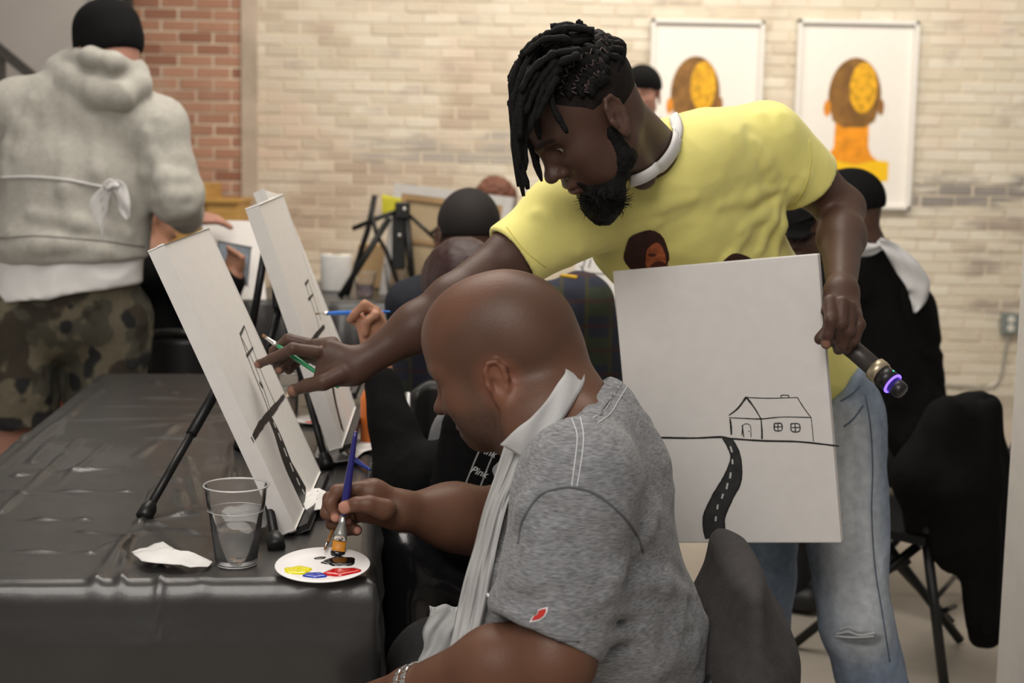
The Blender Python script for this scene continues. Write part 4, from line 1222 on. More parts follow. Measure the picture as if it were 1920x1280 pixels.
# crew collar ribs: yellow over white, tori around the neck opening
def ring_on(center, axis, r, tube_r, name, m, parent, ref=(0, 0, 1), squash=1.0, push=0.0):
    Rf = frame_from((0, 0, 0), axis, ref); bm = bmesh.new(); n, k = 56, 10; V = []
    for i in range(n):
        a = 2 * math.pi * i / n; d = Rf[:, 0] * math.cos(a) + Rf[:, 1] * math.sin(a) * squash
        V.append([bm.verts.new(Vector(center + d * (r + tube_r * math.cos(b)) + unit(axis) * (tube_r * 2.2 * math.sin(b)))) for b in [2 * math.pi * j / k for j in range(k)]])
    for i in range(n):
        for j in range(k): bm.faces.new((V[i][j], V[(i + 1) % n][j], V[(i + 1) % n][(j + 1) % k], V[i][(j + 1) % k]))
    return bm_obj(name, bm, m, parent, True)
M_WHITE = mat('white_cotton', (.78, .77, .76), .85, .04, 30, .1, 500)
bvA = bvh_of(shirtA)
def band(name, hole_f, body_f, t_in, t_out, depth, m, parent, h=.0032):
    """collar rib: the strip of a garment's surface around an opening"""
    g = lambda P: np.maximum(np.maximum(hole_f(P) - t_out, t_in - hole_f(P)), np.abs(body_f(P)) - depth)
    lo, hi = bbox([ncen], .16)
    return sdf_obj(name, Sdf().add(g, .0005), lo, hi, h, m, parent, smooth=2)
bvAB = bvh_of(shirtA, bodyA)
def collar_ribbon(name, path, w, m, parent, off, bv):
    """knitted collar strip laid along the neck opening"""
    P = spline([(a, b, 0) for a, b in path], 8); rows = []; last = None
    for i, p in enumerate(P):
        t = unit(P[min(i + 1, len(P) - 1)] - P[max(i - 1, 0)]); nrm = np.array([-t[1], t[0], 0]); r = []
        for q in np.linspace(-1, 1, 5):
            h0 = hit(bv, p[0] + nrm[0] * w * q, p[1] + nrm[1] * w * q, off * (1.3 - .6 * q * q))
            r.append(h0)
        if all(x is not None for x in r) and max(np.linalg.norm(r[k] - r[k + 1]) for k in range(4)) < .035: rows.append(r)
    return sheet(name, rows, m, parent, .003)
collar_ribbon('undershirt_collar', [(1243, 211), (1262, 222), (1269, 245), (1262, 275), (1243, 302), (1218, 322), (1190, 334), (1165, 337)], 10, M_WHITE, PA, .006, bvAB)
# sleeve hem seams
M_YSEAM = mat('yellow_seam', (.70, .63, .17), .85, .05)
seam('hem_seam', bvA, [(1517, 262), (1520, 300), (1512, 345), (1490, 383)], .0011, M_YSEAM, shirtA)
seam('hem_seam', bvA, [(950, 425), (985, 470), (1022, 500)], .0010, M_YSEAM, shirtA)
# printed heads on the chest (plain stand-ins)
M_P1 = mat('print_hair', (.045, .014, .010), .7, .3, 60); M_P2 = mat('print_face', (.42, .11, .04), .7, .45, 70); M_P3 = mat('print_shade', (.10, .025, .015), .7, .3, 60)
def blob(cx, cy, rx, ry, n=26, wob=.05, ph=0): return [(cx + rx * math.cos(a) * (1 + wob * math.sin(5 * a + ph)), cy + ry * math.sin(a) * (1 + wob * math.sin(4 * a + ph))) for a in [2 * math.pi * k / n for k in range(n)]]
decal('shirt_print', bvA, blob(1212, 474, 42, 43), M_P1, shirtA, .0016)
decal('shirt_print', bvA, blob(1229, 484, 19, 30, ph=1), M_P2, shirtA, .0024)
decal('shirt_print', bvA, blob(1236, 500, 17, 12, ph=2), M_P3, shirtA, .0032)
decal('shirt_print', bvA, blob(1222, 476, 8, 3, ph=2), M_P3, shirtA, .0032)
decal('shirt_print', bvA, blob(1384, 505, 34, 30, ph=3), M_P1, shirtA, .0016)

# --- jeans
J = Sdf()
pel = at(1490, 770, 2.94)
J.add(fcap(at(1480, 735, 2.93), pel, .155, .115, .160, .125, (1, 0, 0)), .03)
kL, aL = at(1605, 1165, 2.78), np.array([at(1640, 1290, 2.75)[0], 2.84, .06])
hL = at(1568, 800, 2.90); hR = at(1420, 830, 2.98)
J.add(rc(hL, kL, .098, .070), .05).add(rc(kL, at(1650, 1330, 2.80), .070, .068), .03).add(rc(at(1650, 1330, 2.80), aL, .066, .060), .03)
kR = np.array([at(1425, 1100, 2.95)[0], 2.95, .50]); aR = np.array([kR[0] + .02, 3.05, .06])
J.add(rc(hR, kR, .098, .070), .05).add(rc(kR, aR, .068, .058), .03)
J.cut(plane((0, 0, .03), (0, 0, -1)), .004)
J.cut(plane(at(1500, 738, 2.94), unit(hips - waist) * -1), .006)
def colJ(P):
    C = np.tile(np.array((.20, .255, .34)), (len(P), 1))
    thigh = rc(hL + np.array([-.01, -.09, 0]), kL + np.array([-.0, -.05, 0]), .05, .045)(P)
    f = sstep(.05, -.03, thigh)[:, None] * .75
    C = C * (1 - f) + np.array((.60, .62, .64)) * f
    st = (.5 + .5 * vnoise(P * np.array([60, 60, 8])))[:, None]; C = C * (.86 + .28 * st)
    k = sstep(.055, .035, np.linalg.norm((P - kL - np.array([-.01, -.07, -.01])) * np.array([1, 1, 3.0]), axis=1))[:, None] * .75; C = C * (1 - k) + np.array((.10, .115, .13)) * k
    return C
lo, hi = bbox([pel, hL, hR, kL, aL, kR, aR], .19)
fj = fold_disp(.006, 8.0, (1, 1, .8), 3, 9.0)
jeans = sdf_obj('jeans', J, lo, hi, .0055, mat('denim', rough=.85, var=.18, scale=60, bump=.25, bscale=420, attr='Col'), PA, disp=fj, color=colJ)
bvJ = bvh_of(jeans)
M_THR = mat('denim_thread', (.50, .52, .54), .85, .1)
for uv in ([(1568, 1188), (1590, 1184), (1612, 1190), (1640, 1186)], [(1566, 1192), (1600, 1194), (1638, 1192)], [(1575, 1180), (1590, 1175), (1604, 1180)]): seam('frayed_rip', bvJ, uv, .0028, M_THR, jeans, 10, .001)
M_JS = mat('denim_seam', (.09, .115, .16), .85, .1)
seam('pocket_seam', bvJ, [(1582, 800), (1600, 785), (1618, 760)], .0018, M_JS, jeans); seam('side_seam', bvJ, [(1622, 740), (1632, 800), (1636, 880), (1634, 960), (1640, 1060), (1654, 1150), (1668, 1240)], .0016, M_JS, jeans, 8)
seam('waist_seam', bvJ, [(1576, 752), (1598, 738), (1612, 722)], .0016, M_JS, jeans)
for a, tw in ((aL, (-.25, -1, 0)), (aR, (-.35, -1, 0))):
    d = unit(tw); sS = Sdf().add(fcap(np.array([a[0], a[1], .045]) - d * .06, np.array([a[0], a[1], .035]) + d * .16, .045, .042, .048, .032, np.cross(d, (0, 0, 1))), .01).cut(plane((0, 0, .004), (0, 0, -1)), .003)
    lo, hi = bbox([a - d * .1, a + d * .22], .08); lo[2] = -.01
    sdf_obj('shoe', sS, lo, hi, .006, mat('shoe_black', (.02, .02, .02), .5, .1), PA)

# --- the board he holds
tlc, trc, brc = at(1148, 508, 2.63), at(1533, 475, 2.475), at(1605, 1017, 2.435)
blc = tlc + (brc - trc)
axh = unit((trc - tlc)); ayh = unit((trc - brc)); ayh = unit(ayh - axh * (axh @ ayh))
Wh = float(np.linalg.norm(trc - tlc)); Hh = float(np.linalg.norm(trc - brc))
oh = trc - axh * Wh - ayh * Hh
cvh, fh_, nh = make_canvas('stretched_canvas', oh, axh, ayh, Wh, Hh, 'white canvas with a house and winding road held up by the standing man', .02)
SH = lambda nm, uv, w, **k: stroke(nm, fh_, oh, nh, uv, w, **k)
SH('horizon_line', [(1172, 820), (1228, 820), (1300, 821), (1350, 819), (1372, 822), (1430, 826), (1500, 828), (1573, 836)], [.004, .004, .003, .004, .003, .0035, .003, .003], rag=.1)
zc = lambda x, y: (1130 + x / 2.246, 460 + y / 2.246)
lft = [zc(505, 812), zc(528, 850), zc(540, 900), zc(510, 975), zc(465, 1050), zc(428, 1130), zc(425, 1190), zc(435, 1235)]
rgt = [zc(545, 812), zc(575, 870), zc(585, 935), zc(580, 1000), zc(545, 1070), zc(515, 1140), zc(514, 1190), zc(520, 1235)]
A_, B_ = spline([onplane(*q, oh, nh) for q in lft], 6), spline([onplane(*q, oh, nh) for q in rgt], 6)
bm = bmesh.new(); rows = [[bm.verts.new(Vector(a + nh * .0005)), bm.verts.new(Vector(b + nh * .0005)), bm.verts.new(Vector(b - nh * .0005)), bm.verts.new(Vector(a - nh * .0005))] for a, b in zip(A_, B_)]
for a, b in zip(rows, rows[1:]):
    for q in range(4): bm.faces.new((a[q], a[(q + 1) % 4], b[(q + 1) % 4], b[q]))
bm.faces.new(rows[0]); bm.faces.new(rows[-1][::-1])
bm_obj('road', bm, mat('road_black', (.030, .030, .031), .6, .5, 45), fh_)
for sd in (lft, rgt): SH('road_edge', sd, [.002, .003, .003, .003], m=M_INK, lift=.001, rag=.2)
for a, b in (((538, 845), (546, 870)), ((547, 900), (548, 920)), ((540, 955), (537, 980)), ((527, 1000), (522, 1025)), ((508, 1045), (502, 1065)), ((486, 1090), (483, 1110)), ((478, 1140), (476, 1160)), ((476, 1215), (477, 1230))):
    SH('road_dash', [zc(*a), zc(*b)], [.0032, .0032], m=M_DASH, lift=.0012)
for uv, w in (([(532, 715), (570, 685), (605, 638)], [.002, .003, .004]), ([(605, 638), (640, 685), (667, 730)], [.004, .0025, .002]), ([(605, 640), (700, 643), (820, 640)], [.0016] * 3), ([(820, 640), (845, 680), (876, 722)], [.0016] * 3),
              ([(532, 725), (600, 728), (667, 730), (760, 722), (878, 724)], [.0016, .002, .0022, .0016, .0016]), ([(537, 730), (541, 770), (542, 797)], [.003, .004, .003]), ([(667, 730), (671, 780), (671, 815)], [.002, .003, .003]), ([(878, 724), (884, 780), (888, 824)], [.0012] * 3),
              ([(586, 800), (592, 756), (621, 757), (625, 808)], [.0012] * 4), ([(588, 756), (594, 806)], [.002, .002]), ([(752, 640), (753, 631), (782, 631), (783, 640)], [.0016] * 4),
              ([(723, 749), (752, 750), (754, 777), (725, 778), (723, 749)], [.002] * 5), ([(738, 749), (739, 778)], [.0018] * 2), ([(723, 764), (754, 763)], [.0018] * 2),
              ([(793, 750), (827, 752), (828, 782), (796, 781), (793, 750)], [.002] * 5), ([(810, 750), (812, 782)], [.0018] * 2), ([(794, 766), (828, 766)], [.0018] * 2), ([(616, 780), (616, 784)], [.002, .002])):
    SH('house_line', [zc(*q) for q in uv], w, k=5, rag=.15)

# --- microphone
m0, m1 = at(1588, 645, 2.47), at(1677, 722, 2.40); md = unit(m1 - m0)
mt = thing('microphone', m0, 'black handheld microphone with a glowing blue ring gripped against the board', 'microphone')
bm = bmesh.new(); lathe(bm, m0 - md * .07, md, [(.0185, 0), (.0178, .05), (.0165, .09), (.0165, .138)], 28, True, True); bm_obj('grip', bm, mat('mic_body', (.05, .043, .04), .38, .08), mt, True)
bm = bmesh.new(); lathe(bm, m0 + md * .066, md, [(.0165, 0), (.0205, .001), (.0212, .010), (.0205, .017), (.0180, .018)], 28, True, True); bm_obj('collar_ring', bm, mat('mic_ring', (.52, .44, .30), .35, .06, metal=.7), mt, True)
bm = bmesh.new(); lathe(bm, m0 + md * .084, md, [(.0185, 0), (.0185, .024)], 28, True, True); bm_obj('battery_section', bm, mat('mic_dark', (.02, .018, .02), .35, .05), mt, True)
bm = bmesh.new(); lathe(bm, m0 + md * .108, md, [(.0170, 0), (.0192, .0004), (.0192, .0026), (.0170, .003)], 28, True, True); bm_obj('light_ring', bm, mat('mic_led', (.1, .06, .5), .4, 0, emit=(.16, .08, 1.0), estr=3.0), mt, True)
bm = bmesh.new(); lathe(bm, m0 + md * .111, md, [(.0150, 0), (.0145, .018), (.012, .022), (.002, .023)], 28, True, True); bm_obj('antenna_cap', bm, mat('mic_dark'), mt, True)
bm = bmesh.new(); lathe(bm, m0 - md * .07, -md, [(.019, 0), (.0225, .004), (.0245, .014), (.0245, .026), (.022, .038), (.015, .047), (.002, .050)], 24, True, True); bm_obj('grille', bm, mat('mic_grille', (.12, .12, .12), .4, .3, 300, .5, 500, metal=.8), mt, True)
led = onplane(1644, 720, m0 + md * .09 , np.array([0, -1.0, 0])) + np.array([0, -.012, 0])
bm = bmesh.new(); bmesh.ops.create_icosphere(bm, subdivisions=1, radius=.0022); 
for v in bm.verts: v.co += Vector(m0 + md * .092 + unit(np.cross(md, (0, 1, 0))) * .0155 * 1 + np.array([0, -.010, 0]))
bm_obj('status_light', bm, mat('mic_green', (.02, .4, .15), .4, 0, emit=(.02, .9, .3), estr=3.0), mt, True)

# ================================================================== SEATED MAN IN THE GREY SHIRT
PB = thing('person', (0.14, 2.12, 0), 'bald man in grey t-shirt and plastic apron seated painting with a brush', 'person')
SK_B = (.132, .061, .037)
yb = -.31
HB = Head((-math.cos(yb), -math.sin(yb)), .46, roll=-.2, s=1.09, ear_at=(at(928, 715, 2.04), 1)); HB.es = .82
S = Sdf()
add_head(S, HB, ears=(1, -1), full=1.10, lids=.95, nose=1.25, jaw=.82)
S.add(ell(HB.p(-.045, 0, .015), np.array((.062, .066, .072)) * HB.s, HB.R), .03)          # broad back of the head
nb = at(1040, 778, 2.09)
S.add(rc(HB.p(-.045, 0, -.030), nb, .060, .068), .03)
S.add(rc(HB.p(-.01, .02, -.05), at(1010, 800, 2.06), .050, .060), .035)
S.add(rc(HB.p(-.060, 0, -.01), at(1040, 738, 2.11), .034, .042), .03)
S.add(rc(nb, at(1092, 806, 2.02), .062, .050), .03)
S.add(rc(nb, at(1098, 800, 2.14), .062, .056), .03)
S.add(ell(HB.p(.045, 0, -.072), np.array((.045, .050, .026)) * HB.s, HB.R), .03)           # under the chin
shN, shF = at(1085, 925, 1.90), at(1040, 920, 2.33)
S.add(rc(nb, at(1080, 900, 2.1), .08, .10), .03).add(rc(shN, shF, .06, .06), .03)
# near (left) arm: hangs, forearm runs to the lap
elN, wrN = at(1040, 1235, 1.83), at(768, 1300, 1.93)
S.add(rc(shN, elN, .062, .050), .03).add(rc(elN, at(930, 1250, 1.86), .050, .051), .03).add(rc(at(930, 1250, 1.86), wrN, .051, .033), .03)
S.add(fcap(wrN, at(700, 1325, 1.97), .035, .022, .036, .018, (0, .3, 1)), .02)
ln = lambda u, v, y: at(u, v, y)
fingers(S, [[(ln(700, 1310 + 12 * i, 1.965 + .008 * i), .0105), (ln(655, 1318 + 14 * i, 1.975 + .01 * i), .0095), (ln(625, 1335 + 12 * i, 1.985 + .01 * i), .0082)] for i in range(4)] +
           [[(ln(735, 1298, 1.96), .014), (ln(700, 1296, 2.00), .012), (ln(670, 1302, 2.02), .0095)]])
# far (right) arm: forearm comes forward, hand holds the brush
elF, wrF = at(925, 985, 2.33), at(752, 957, 2.22)
S.add(rc(shF, elF, .060, .050), .03).add(rc(elF, at(850, 968, 2.28), .048, .045), .05).add(rc(at(850, 968, 2.28), wrF, .045, .029), .05)
BY = 2.185
b_ = lambda u, v, dy=0: at(u, v, BY + dy)
S.add(fcap(wrF, b_(690, 940, .02), .030, .021, .036, .021, (0, -.2, 1)), .02)
S.add(rc(b_(700, 925, .025), b_(672, 922, .035), .022, .018), .015)
fingers(S, [
    [(b_(676, 915, .012), .0118), (b_(632, 921, .004), .0106), (b_(619, 944, -.002), .0096), (b_(630, 968, -.004), .0082)],
    [(b_(668, 925, .03), .0118), (b_(618, 934, .03), .0104), (b_(612, 962, .022), .0094), (b_(648, 974, .012), .0082)],
    [(b_(676, 945, .035), .0112), (b_(625, 958, .045), .0098), (b_(622, 982, .038), .009), (b_(656, 984, .02), .008)],
    [(b_(690, 960, .035), .0104), (b_(640, 982, .045), .009), (b_(642, 996, .036), .0082), (b_(669, 994, .016), .0074)],
    [(b_(722, 955, -.012), .0175), (b_(692, 945, -.022), .0135), (b_(668, 945, -.026), .0112), (b_(647, 951, -.020), .0098)]])
nailsB = [(b_(644, 951, -.030), .0105), (b_(628, 972, -.012), .0075), (b_(657, 979, .004), .006), (b_(671, 994, .008), .0062)]
def colB(P):
    C = np.tile(np.array(SK_B), (len(P), 1)); C *= (1 + .20 * fbm(P * 8, 3))[:, None]
    L = HB.loc(P); x, y, z = L[:, 0], L[:, 1], L[:, 2]
    near = sstep(.17, .13, np.sqrt(x ** 2 + y ** 2 + z ** 2))
    stub = sstep(.0, .6, (x + .01) / .06) * sstep(-.018, -.045, z - .25 * (x - .03)) * near * sstep(-.02, .02, x) * (.75 + .25 * vnoise(P * 300))
    hairshade = sstep(.075, .045, np.abs(z - .035 + .25 * (x + .02))) * sstep(.07, .03, x) * near * .42
    for m, c in ((stub * .78, (.030, .020, .017)), (hairshade, (.055, .034, .026))): C = C * (1 - m[:, None]) + np.array(c) * m[:, None]
    for c, r in nailsB:
        m = sstep(r * 1.25, r * .8, np.linalg.norm(P - c, axis=1))[:, None]; C = C * (1 - m) + np.array((.46, .22, .16)) * m
    er = (sstep(.045, .02, np.sqrt((x + .004) ** 2 + (np.abs(y) - .085) ** 2 + z ** 2)))[:, None] * .5
    C = C * (1 - er) + np.array((.30, .115, .065)) * er
    return head_paint(P, HB, C, SK_B, (.20, .085, .065), (.02, .012, .010))
lo, hi = bbox([HB.p(.12, 0, .14), HB.p(-.12, 0, .14), HB.p(0, .09, .1), HB.p(0, -.09, .1), HB.p(.1, 0, -.12), shN, shF, elN, wrN, at(600, 1340, 2.0), elF, wrF, b_(600, 900), b_(600, 1000)], .085)
bodyB = sdf_obj('body', S, lo, hi, .0026, skin_mat('skin_brown'), PB, color=colB)

# --- grey t-shirt
T = Sdf()
cB = lambda u, v, y=2.10: at(u, v, y)
YV = (0.05, 1, 0)
T.add(fcap(cB(1095, 835), cB(1090, 895), .10, .070, .185, .105, YV), .04)
T.add(fcap(cB(1090, 880), cB(1090, 1010), .195, .108, .200, .128, YV), .05)
T.add(fcap(cB(1090, 1010), cB(1085, 1160), .200, .128, .205, .160, YV), .05)
T.add(fcap(cB(1085, 1160), cB(1095, 1330), .205, .160, .205, .165, YV), .05)
T.add(rc(cB(1220, 1190, 2.10), cB(1215, 1300, 2.10), .085, .090), .05)
slE = at(1026, 1192, 1.845); dS = unit(slE - shN)
g = Sdf().add(rc(shN + np.array([.0, .02, .02]), slE + dS * .06, .084, .078), .01).cut(plane(slE, dS + np.array([-.22, 0, 0])), .007)
g.sub(rc(slE - dS * .035, slE + dS * .2, .064, .070), .005)
T.add(g, .035)
slF = shF + (elF - shF) * .62; dF = unit(elF - shF)
g = Sdf().add(rc(shF + np.array([0, -.02, .02]), slF + dF * .05, .082, .075), .01).cut(plane(slF, dF), .006).sub(rc(slF - dF * .03, slF + dF * .2, .058, .062), .004)
T.add(g, .04)
T.add(rc(at(1112, 815, 2.03), shN, .048, .070), .04).add(rc(at(1105, 800, 2.17), shF, .060, .070), .05).add(rc(at(1128, 775, 2.10), at(1160, 880, 2.10), .050, .075), .04)
vq = surface(T, *bbox([shN, shF, slE, cB(1090, 800), cB(1090, 1340)], .24), .012)
bvT = BVHTree.FromPolygons([Vector(v) for v in vq[0]], [list(map(int, q)) for q in vq[1]])
def crests(S_, bv, items, sink=-.003, k=.025):
    for a, b, r in items:
        P0, P1 = hit(bv, *a, sink), hit(bv, *b, sink); 
        if P0 is None or P1 is None: continue
        Pm = hit(bv, (a[0] + b[0]) / 2, (a[1] + b[1]) / 2, sink); Pm = (P0 + P1) / 2 if Pm is None or np.linalg.norm(Pm - (P0 + P1) / 2) > .06 else Pm
        S_.add(rc(P0, Pm, r * .35, r), k); S_.add(rc(Pm, P1, r, r * .3), k)
crests(T, bvT, [((970, 1030), (1060, 985), .007), ((965, 1055), (1050, 1050), .008), ((960, 1085), (1040, 1090), .006), ((975, 980), (1000, 925), .006), ((1170, 1050), (1130, 1120), .009), ((1185, 1030), (1230, 960), .007),
                ((1150, 1120), (1250, 1080), .007), ((1140, 1150), (1280, 1140), .008), ((1120, 1200), (1290, 1170), .009), ((1130, 1235), (1300, 1205), .008), ((1160, 1262), (1300, 1235), .008), ((1100, 1240), (1180, 1225), .007),
                ((940, 1020), (925, 1100), .007), ((925, 1120), (955, 1190), .006), ((1190, 1085), (1290, 1110), .006)])
nxB = unit(np.array([-.55, -.05, .83])); ncB = at(1056, 786, 2.07)
_q1, _q2, _q3 = at(1142, 706, 2.13), at(1084, 780, 1.96), at(1005, 848, 2.00)
_n = unit(np.cross(_q2 - _q1, _q3 - _q1)); _n = _n if (HB.o - _q2) @ _n > 0 else -_n
_c = at(1052, 775, 2.08)
holeB = lambda P: np.maximum(-((P - _q2) @ _n), np.linalg.norm(P - _c, axis=1) - .17)
T0B = Sdf(); T0B.it = list(T.it)
T.sub(holeB, .006)
def colG(P):
    return np.tile(np.array((.205, .210, .222)), (len(P), 1)) * (1 + .06 * fbm(P * 12, 2))[:, None]
lo, hi = bbox([shN, shF, slE, cB(1090, 760), cB(1090, 1345), at(1310, 1200, 2.1), at(900, 1200, 2.1), slF], .17)
fb = fold_disp(.0035, 9.0, (1, 1, 1.6), 3, 5.0)
M_HEA = mat('grey_heather', rough=.9, var=.55, scale=260, bump=.15, bscale=900, attr='Col', sheen=.15, stretch=(.35, .35, 2.0))
shirtB = sdf_obj('t_shirt', T, lo, hi, .0040, M_HEA, PB, disp=fb, color=colG)
ribf = lambda P: np.maximum.reduce([-((P - _q2) @ _n) - .020, ((P - _q2) @ _n) - .001, np.abs(T0B(P)) - .0028, np.linalg.norm(P - _c, axis=1) - .155])
lo, hi = bbox([_c], .17); sdf_obj('collar_rib', Sdf().add(ribf, .0005), lo, hi, .003, M_HEA, shirtB, color=colG, smooth=2)
bvB = bvh_of(shirtB)
M_ST = mat('white_stitch', (.66, .67, .69), .8, .05); M_GS = mat('grey_seam', (.11, .112, .12), .9, .1)
seam('shoulder_stitch', bvB, [(1072, 785), (1082, 815), (1080, 850), (1075, 888), (1072, 912)], .0008, M_ST, shirtB, 10)
seam('shoulder_stitch', bvB, [(1088, 782), (1094, 815), (1092, 850), (1086, 888), (1082, 912)], .0008, M_ST, shirtB, 10)
seam('collar_stitch', bvB, [(1112, 784), (1134, 768), (1150, 742), (1166, 716)], .0007, M_ST, shirtB, 10)
seam('collar_stitch', bvB, [(1120, 794), (1144, 776), (1160, 750), (1176, 724)], .0007, M_ST, shirtB, 10)
seam('sleeve_seam', bvB, [(972, 1020), (980, 975), (1010, 930), (1045, 916), (1078, 914), (1120, 928), (1165, 965), (1195, 1005), (1205, 1035)], .0016, M_GS, shirtB, 10)
seam('hem_stitch', bvB, [(958, 1172), (985, 1185), (1030, 1198), (1085, 1202)], .0008, M_GS, shirtB, 10)
# embroidered red patch with white border
pts = [(997, 1163), (1002, 1155), (1008, 1152), (1010, 1145), (1018, 1142), (1024, 1141), (1023, 1148), (1019, 1155), (1012, 1160), (1005, 1162)]
cpt = np.mean(pts, 0)
decal('sleeve_patch', bvB, [tuple(cpt + (np.array(q) - cpt) * 1.32) for q in pts], mat('patch_white', (.72, .70, .70), .8, .05), shirtB, .0012)
decal('sleeve_patch', bvB, pts, mat('patch_red', (.50, .025, .02), .8, .1), shirtB, .0024)
for a in ([(908, 1048), (914, 1060), (912, 1075), (917, 1080)], [(906, 1085), (914, 1090), (912, 1104), (916, 1108)], [(905, 1095), (917, 1117)]):
    seam('chest_lettering', bvB, a, .0024, mat('lettering_white', (.66, .66, .66), .8, .05), shirtB, 6)

# --- disposable plastic apron: neck strap and bib
M_APR = mat('apron_plastic', (.70, .70, .70), .35, .06, 20, .3, 30, trans=.35, ior=1.15)
bvBB = bvh_of(shirtB, bodyB)
strap = [(1061, 655, 2.15), (1072, 680, 2.08), (1078, 705, 2.035), (1062, 735, 1.995), (1040, 768, 1.975), (1010, 800, 1.96), (985, 825, 1.955), (968, 850, 1.96)]
wid = [.010, .014, .016, .017, .017, .017, .020, .026]
cl = spline([at(*q) for q in strap], 5); ww = np.interp(np.linspace(0, 1, len(cl)), np.linspace(0, 1, len(wid)), wid)
rows = []
for i, p in enumerate(cl):
    t = unit(cl[min(i + 1, len(cl) - 1)] - cl[max(i - 1, 0)]); s_ = unit(np.cross(t, np.array([.25, -1, .25])))
    rows.append([p + s_ * ww[i] * q + np.array([0, -.003 * math.cos(q * 3 + i * .4), 0]) for q in np.linspace(-1, 1, 7)])
sheet('apron_strap', rows, M_APR, PB, .0012)
L0 = [(945, 838, 2.02), (925, 900, 2.02), (905, 960, 2.02), (890, 1020, 2.02), (872, 1080, 2.02), (858, 1140, 2.02), (848, 1190, 2.0), (838, 1235, 1.98)]
R0 = [(1000, 842, 1.96), (975, 890, 1.96), (952, 940, 1.965), (936, 1000, 1.965), (925, 1060, 1.965), (915, 1120, 1.965), (902, 1180, 1.96), (890, 1225, 1.95)]
A_, B_ = spline([at(*q) for q in L0], 5), spline([at(*q) for q in R0], 5)
rows = []
for i, (a, b) in enumerate(zip(A_, B_)):
    rows.append([a + (b - a) * t + np.array([0, -.012 * math.sin(math.pi * t) + .006 * math.sin(t * 14 + i * .22) + .003 * math.sin(t * 31 - i * .15), .0]) for t in np.linspace(0, 1, 22)])
sheet('apron_bib', rows, M_APR, PB, .0012)
rows = []
for i in range(12):
    f_ = i / 11
    rows.append([at(805 + 55 * t - 20 * f_ + 4 * math.sin(i), 1135 + 110 * f_ + 3 * math.sin(9 * t), 2.10 - .03 * t + .008 * math.sin(t * 9 + i * .7)) for t in np.linspace(0, 1, 10)])
sheet('apron_skirt', rows, M_APR, PB, .0012)

# --- bracelet of links on the near wrist
cW = at(784, 1296, 1.925); axw = unit(wrN - at(930, 1245, 1.86)); Rw = frame_from((0, 0, 0), axw)
M_SIL = mat('silver', (.78, .77, .75), .22, .05, metal=1.0)
for off in (-.006, .008):
    for i in range(22):
        a = 2 * math.pi * i / 22; d = Rw[:, 0] * math.cos(a) + Rw[:, 1] * math.sin(a); tn = -Rw[:, 0] * math.sin(a) + Rw[:, 1] * math.cos(a)
        bm = bmesh.new(); bx(bm, cW + axw * off + d * .0385, (.0085, .009, .004), np.stack([tn, axw, d], 1), .0015); bm_obj('bracelet_link', bm, M_SIL, PB)

# --- dark trousers and shoes
J = Sdf()
pv = at(1100, 1400, 2.12); pv[2] = .50
J.add(fcap(pv + np.array([.03, -.02, .02]), pv + np.array([-.10, 0, 0]), .19, .12, .18, .10, (0, 1, 0)), .04)
for sy, kx in ((-.12, -.135), (.10, -.13)):
    k0 = np.array([kx + .02, 2.12 + sy, .56]); J.add(rc(pv + np.array([0, sy, .0]), k0, .100, .074), .04)
    J.add(rc(k0, np.array([kx + .06, 2.12 + sy, .08]), .070, .055), .03)
J.cut(plane((0, 0, .05), (0, 0, -1)), .004)
lo, hi = bbox([pv, np.array([-.32, 2.0, 0]), np.array([.3, 2.3, .6])], .14)
sdf_obj('trousers', J, lo, hi, .008, mat('charcoal_trousers', (.020, .019, .020), .85, .2, 40, .2, 300), PB, disp=fold_disp(.006, 9, (1, 1, 1), 3, 1.0))
for sy, kx in ((-.12, -.135), (.10, -.13)):
    a = np.array([kx + .06, 2.12 + sy, .045]); sS = Sdf().add(fcap(a + np.array([.05, 0, 0]), a + np.array([-.15, 0, -.008]), .046, .044, .048, .034, (0, 1, 0)), .01).cut(plane((0, 0, .004), (0, 0, -1)), .003)
    lo, hi = bbox([a + [.06, 0, 0], a - [.16, 0, 0]], .07); lo[2] = -.01
    sdf_obj('shoe', sS, lo, hi, .007, mat('shoe_black'), PB)

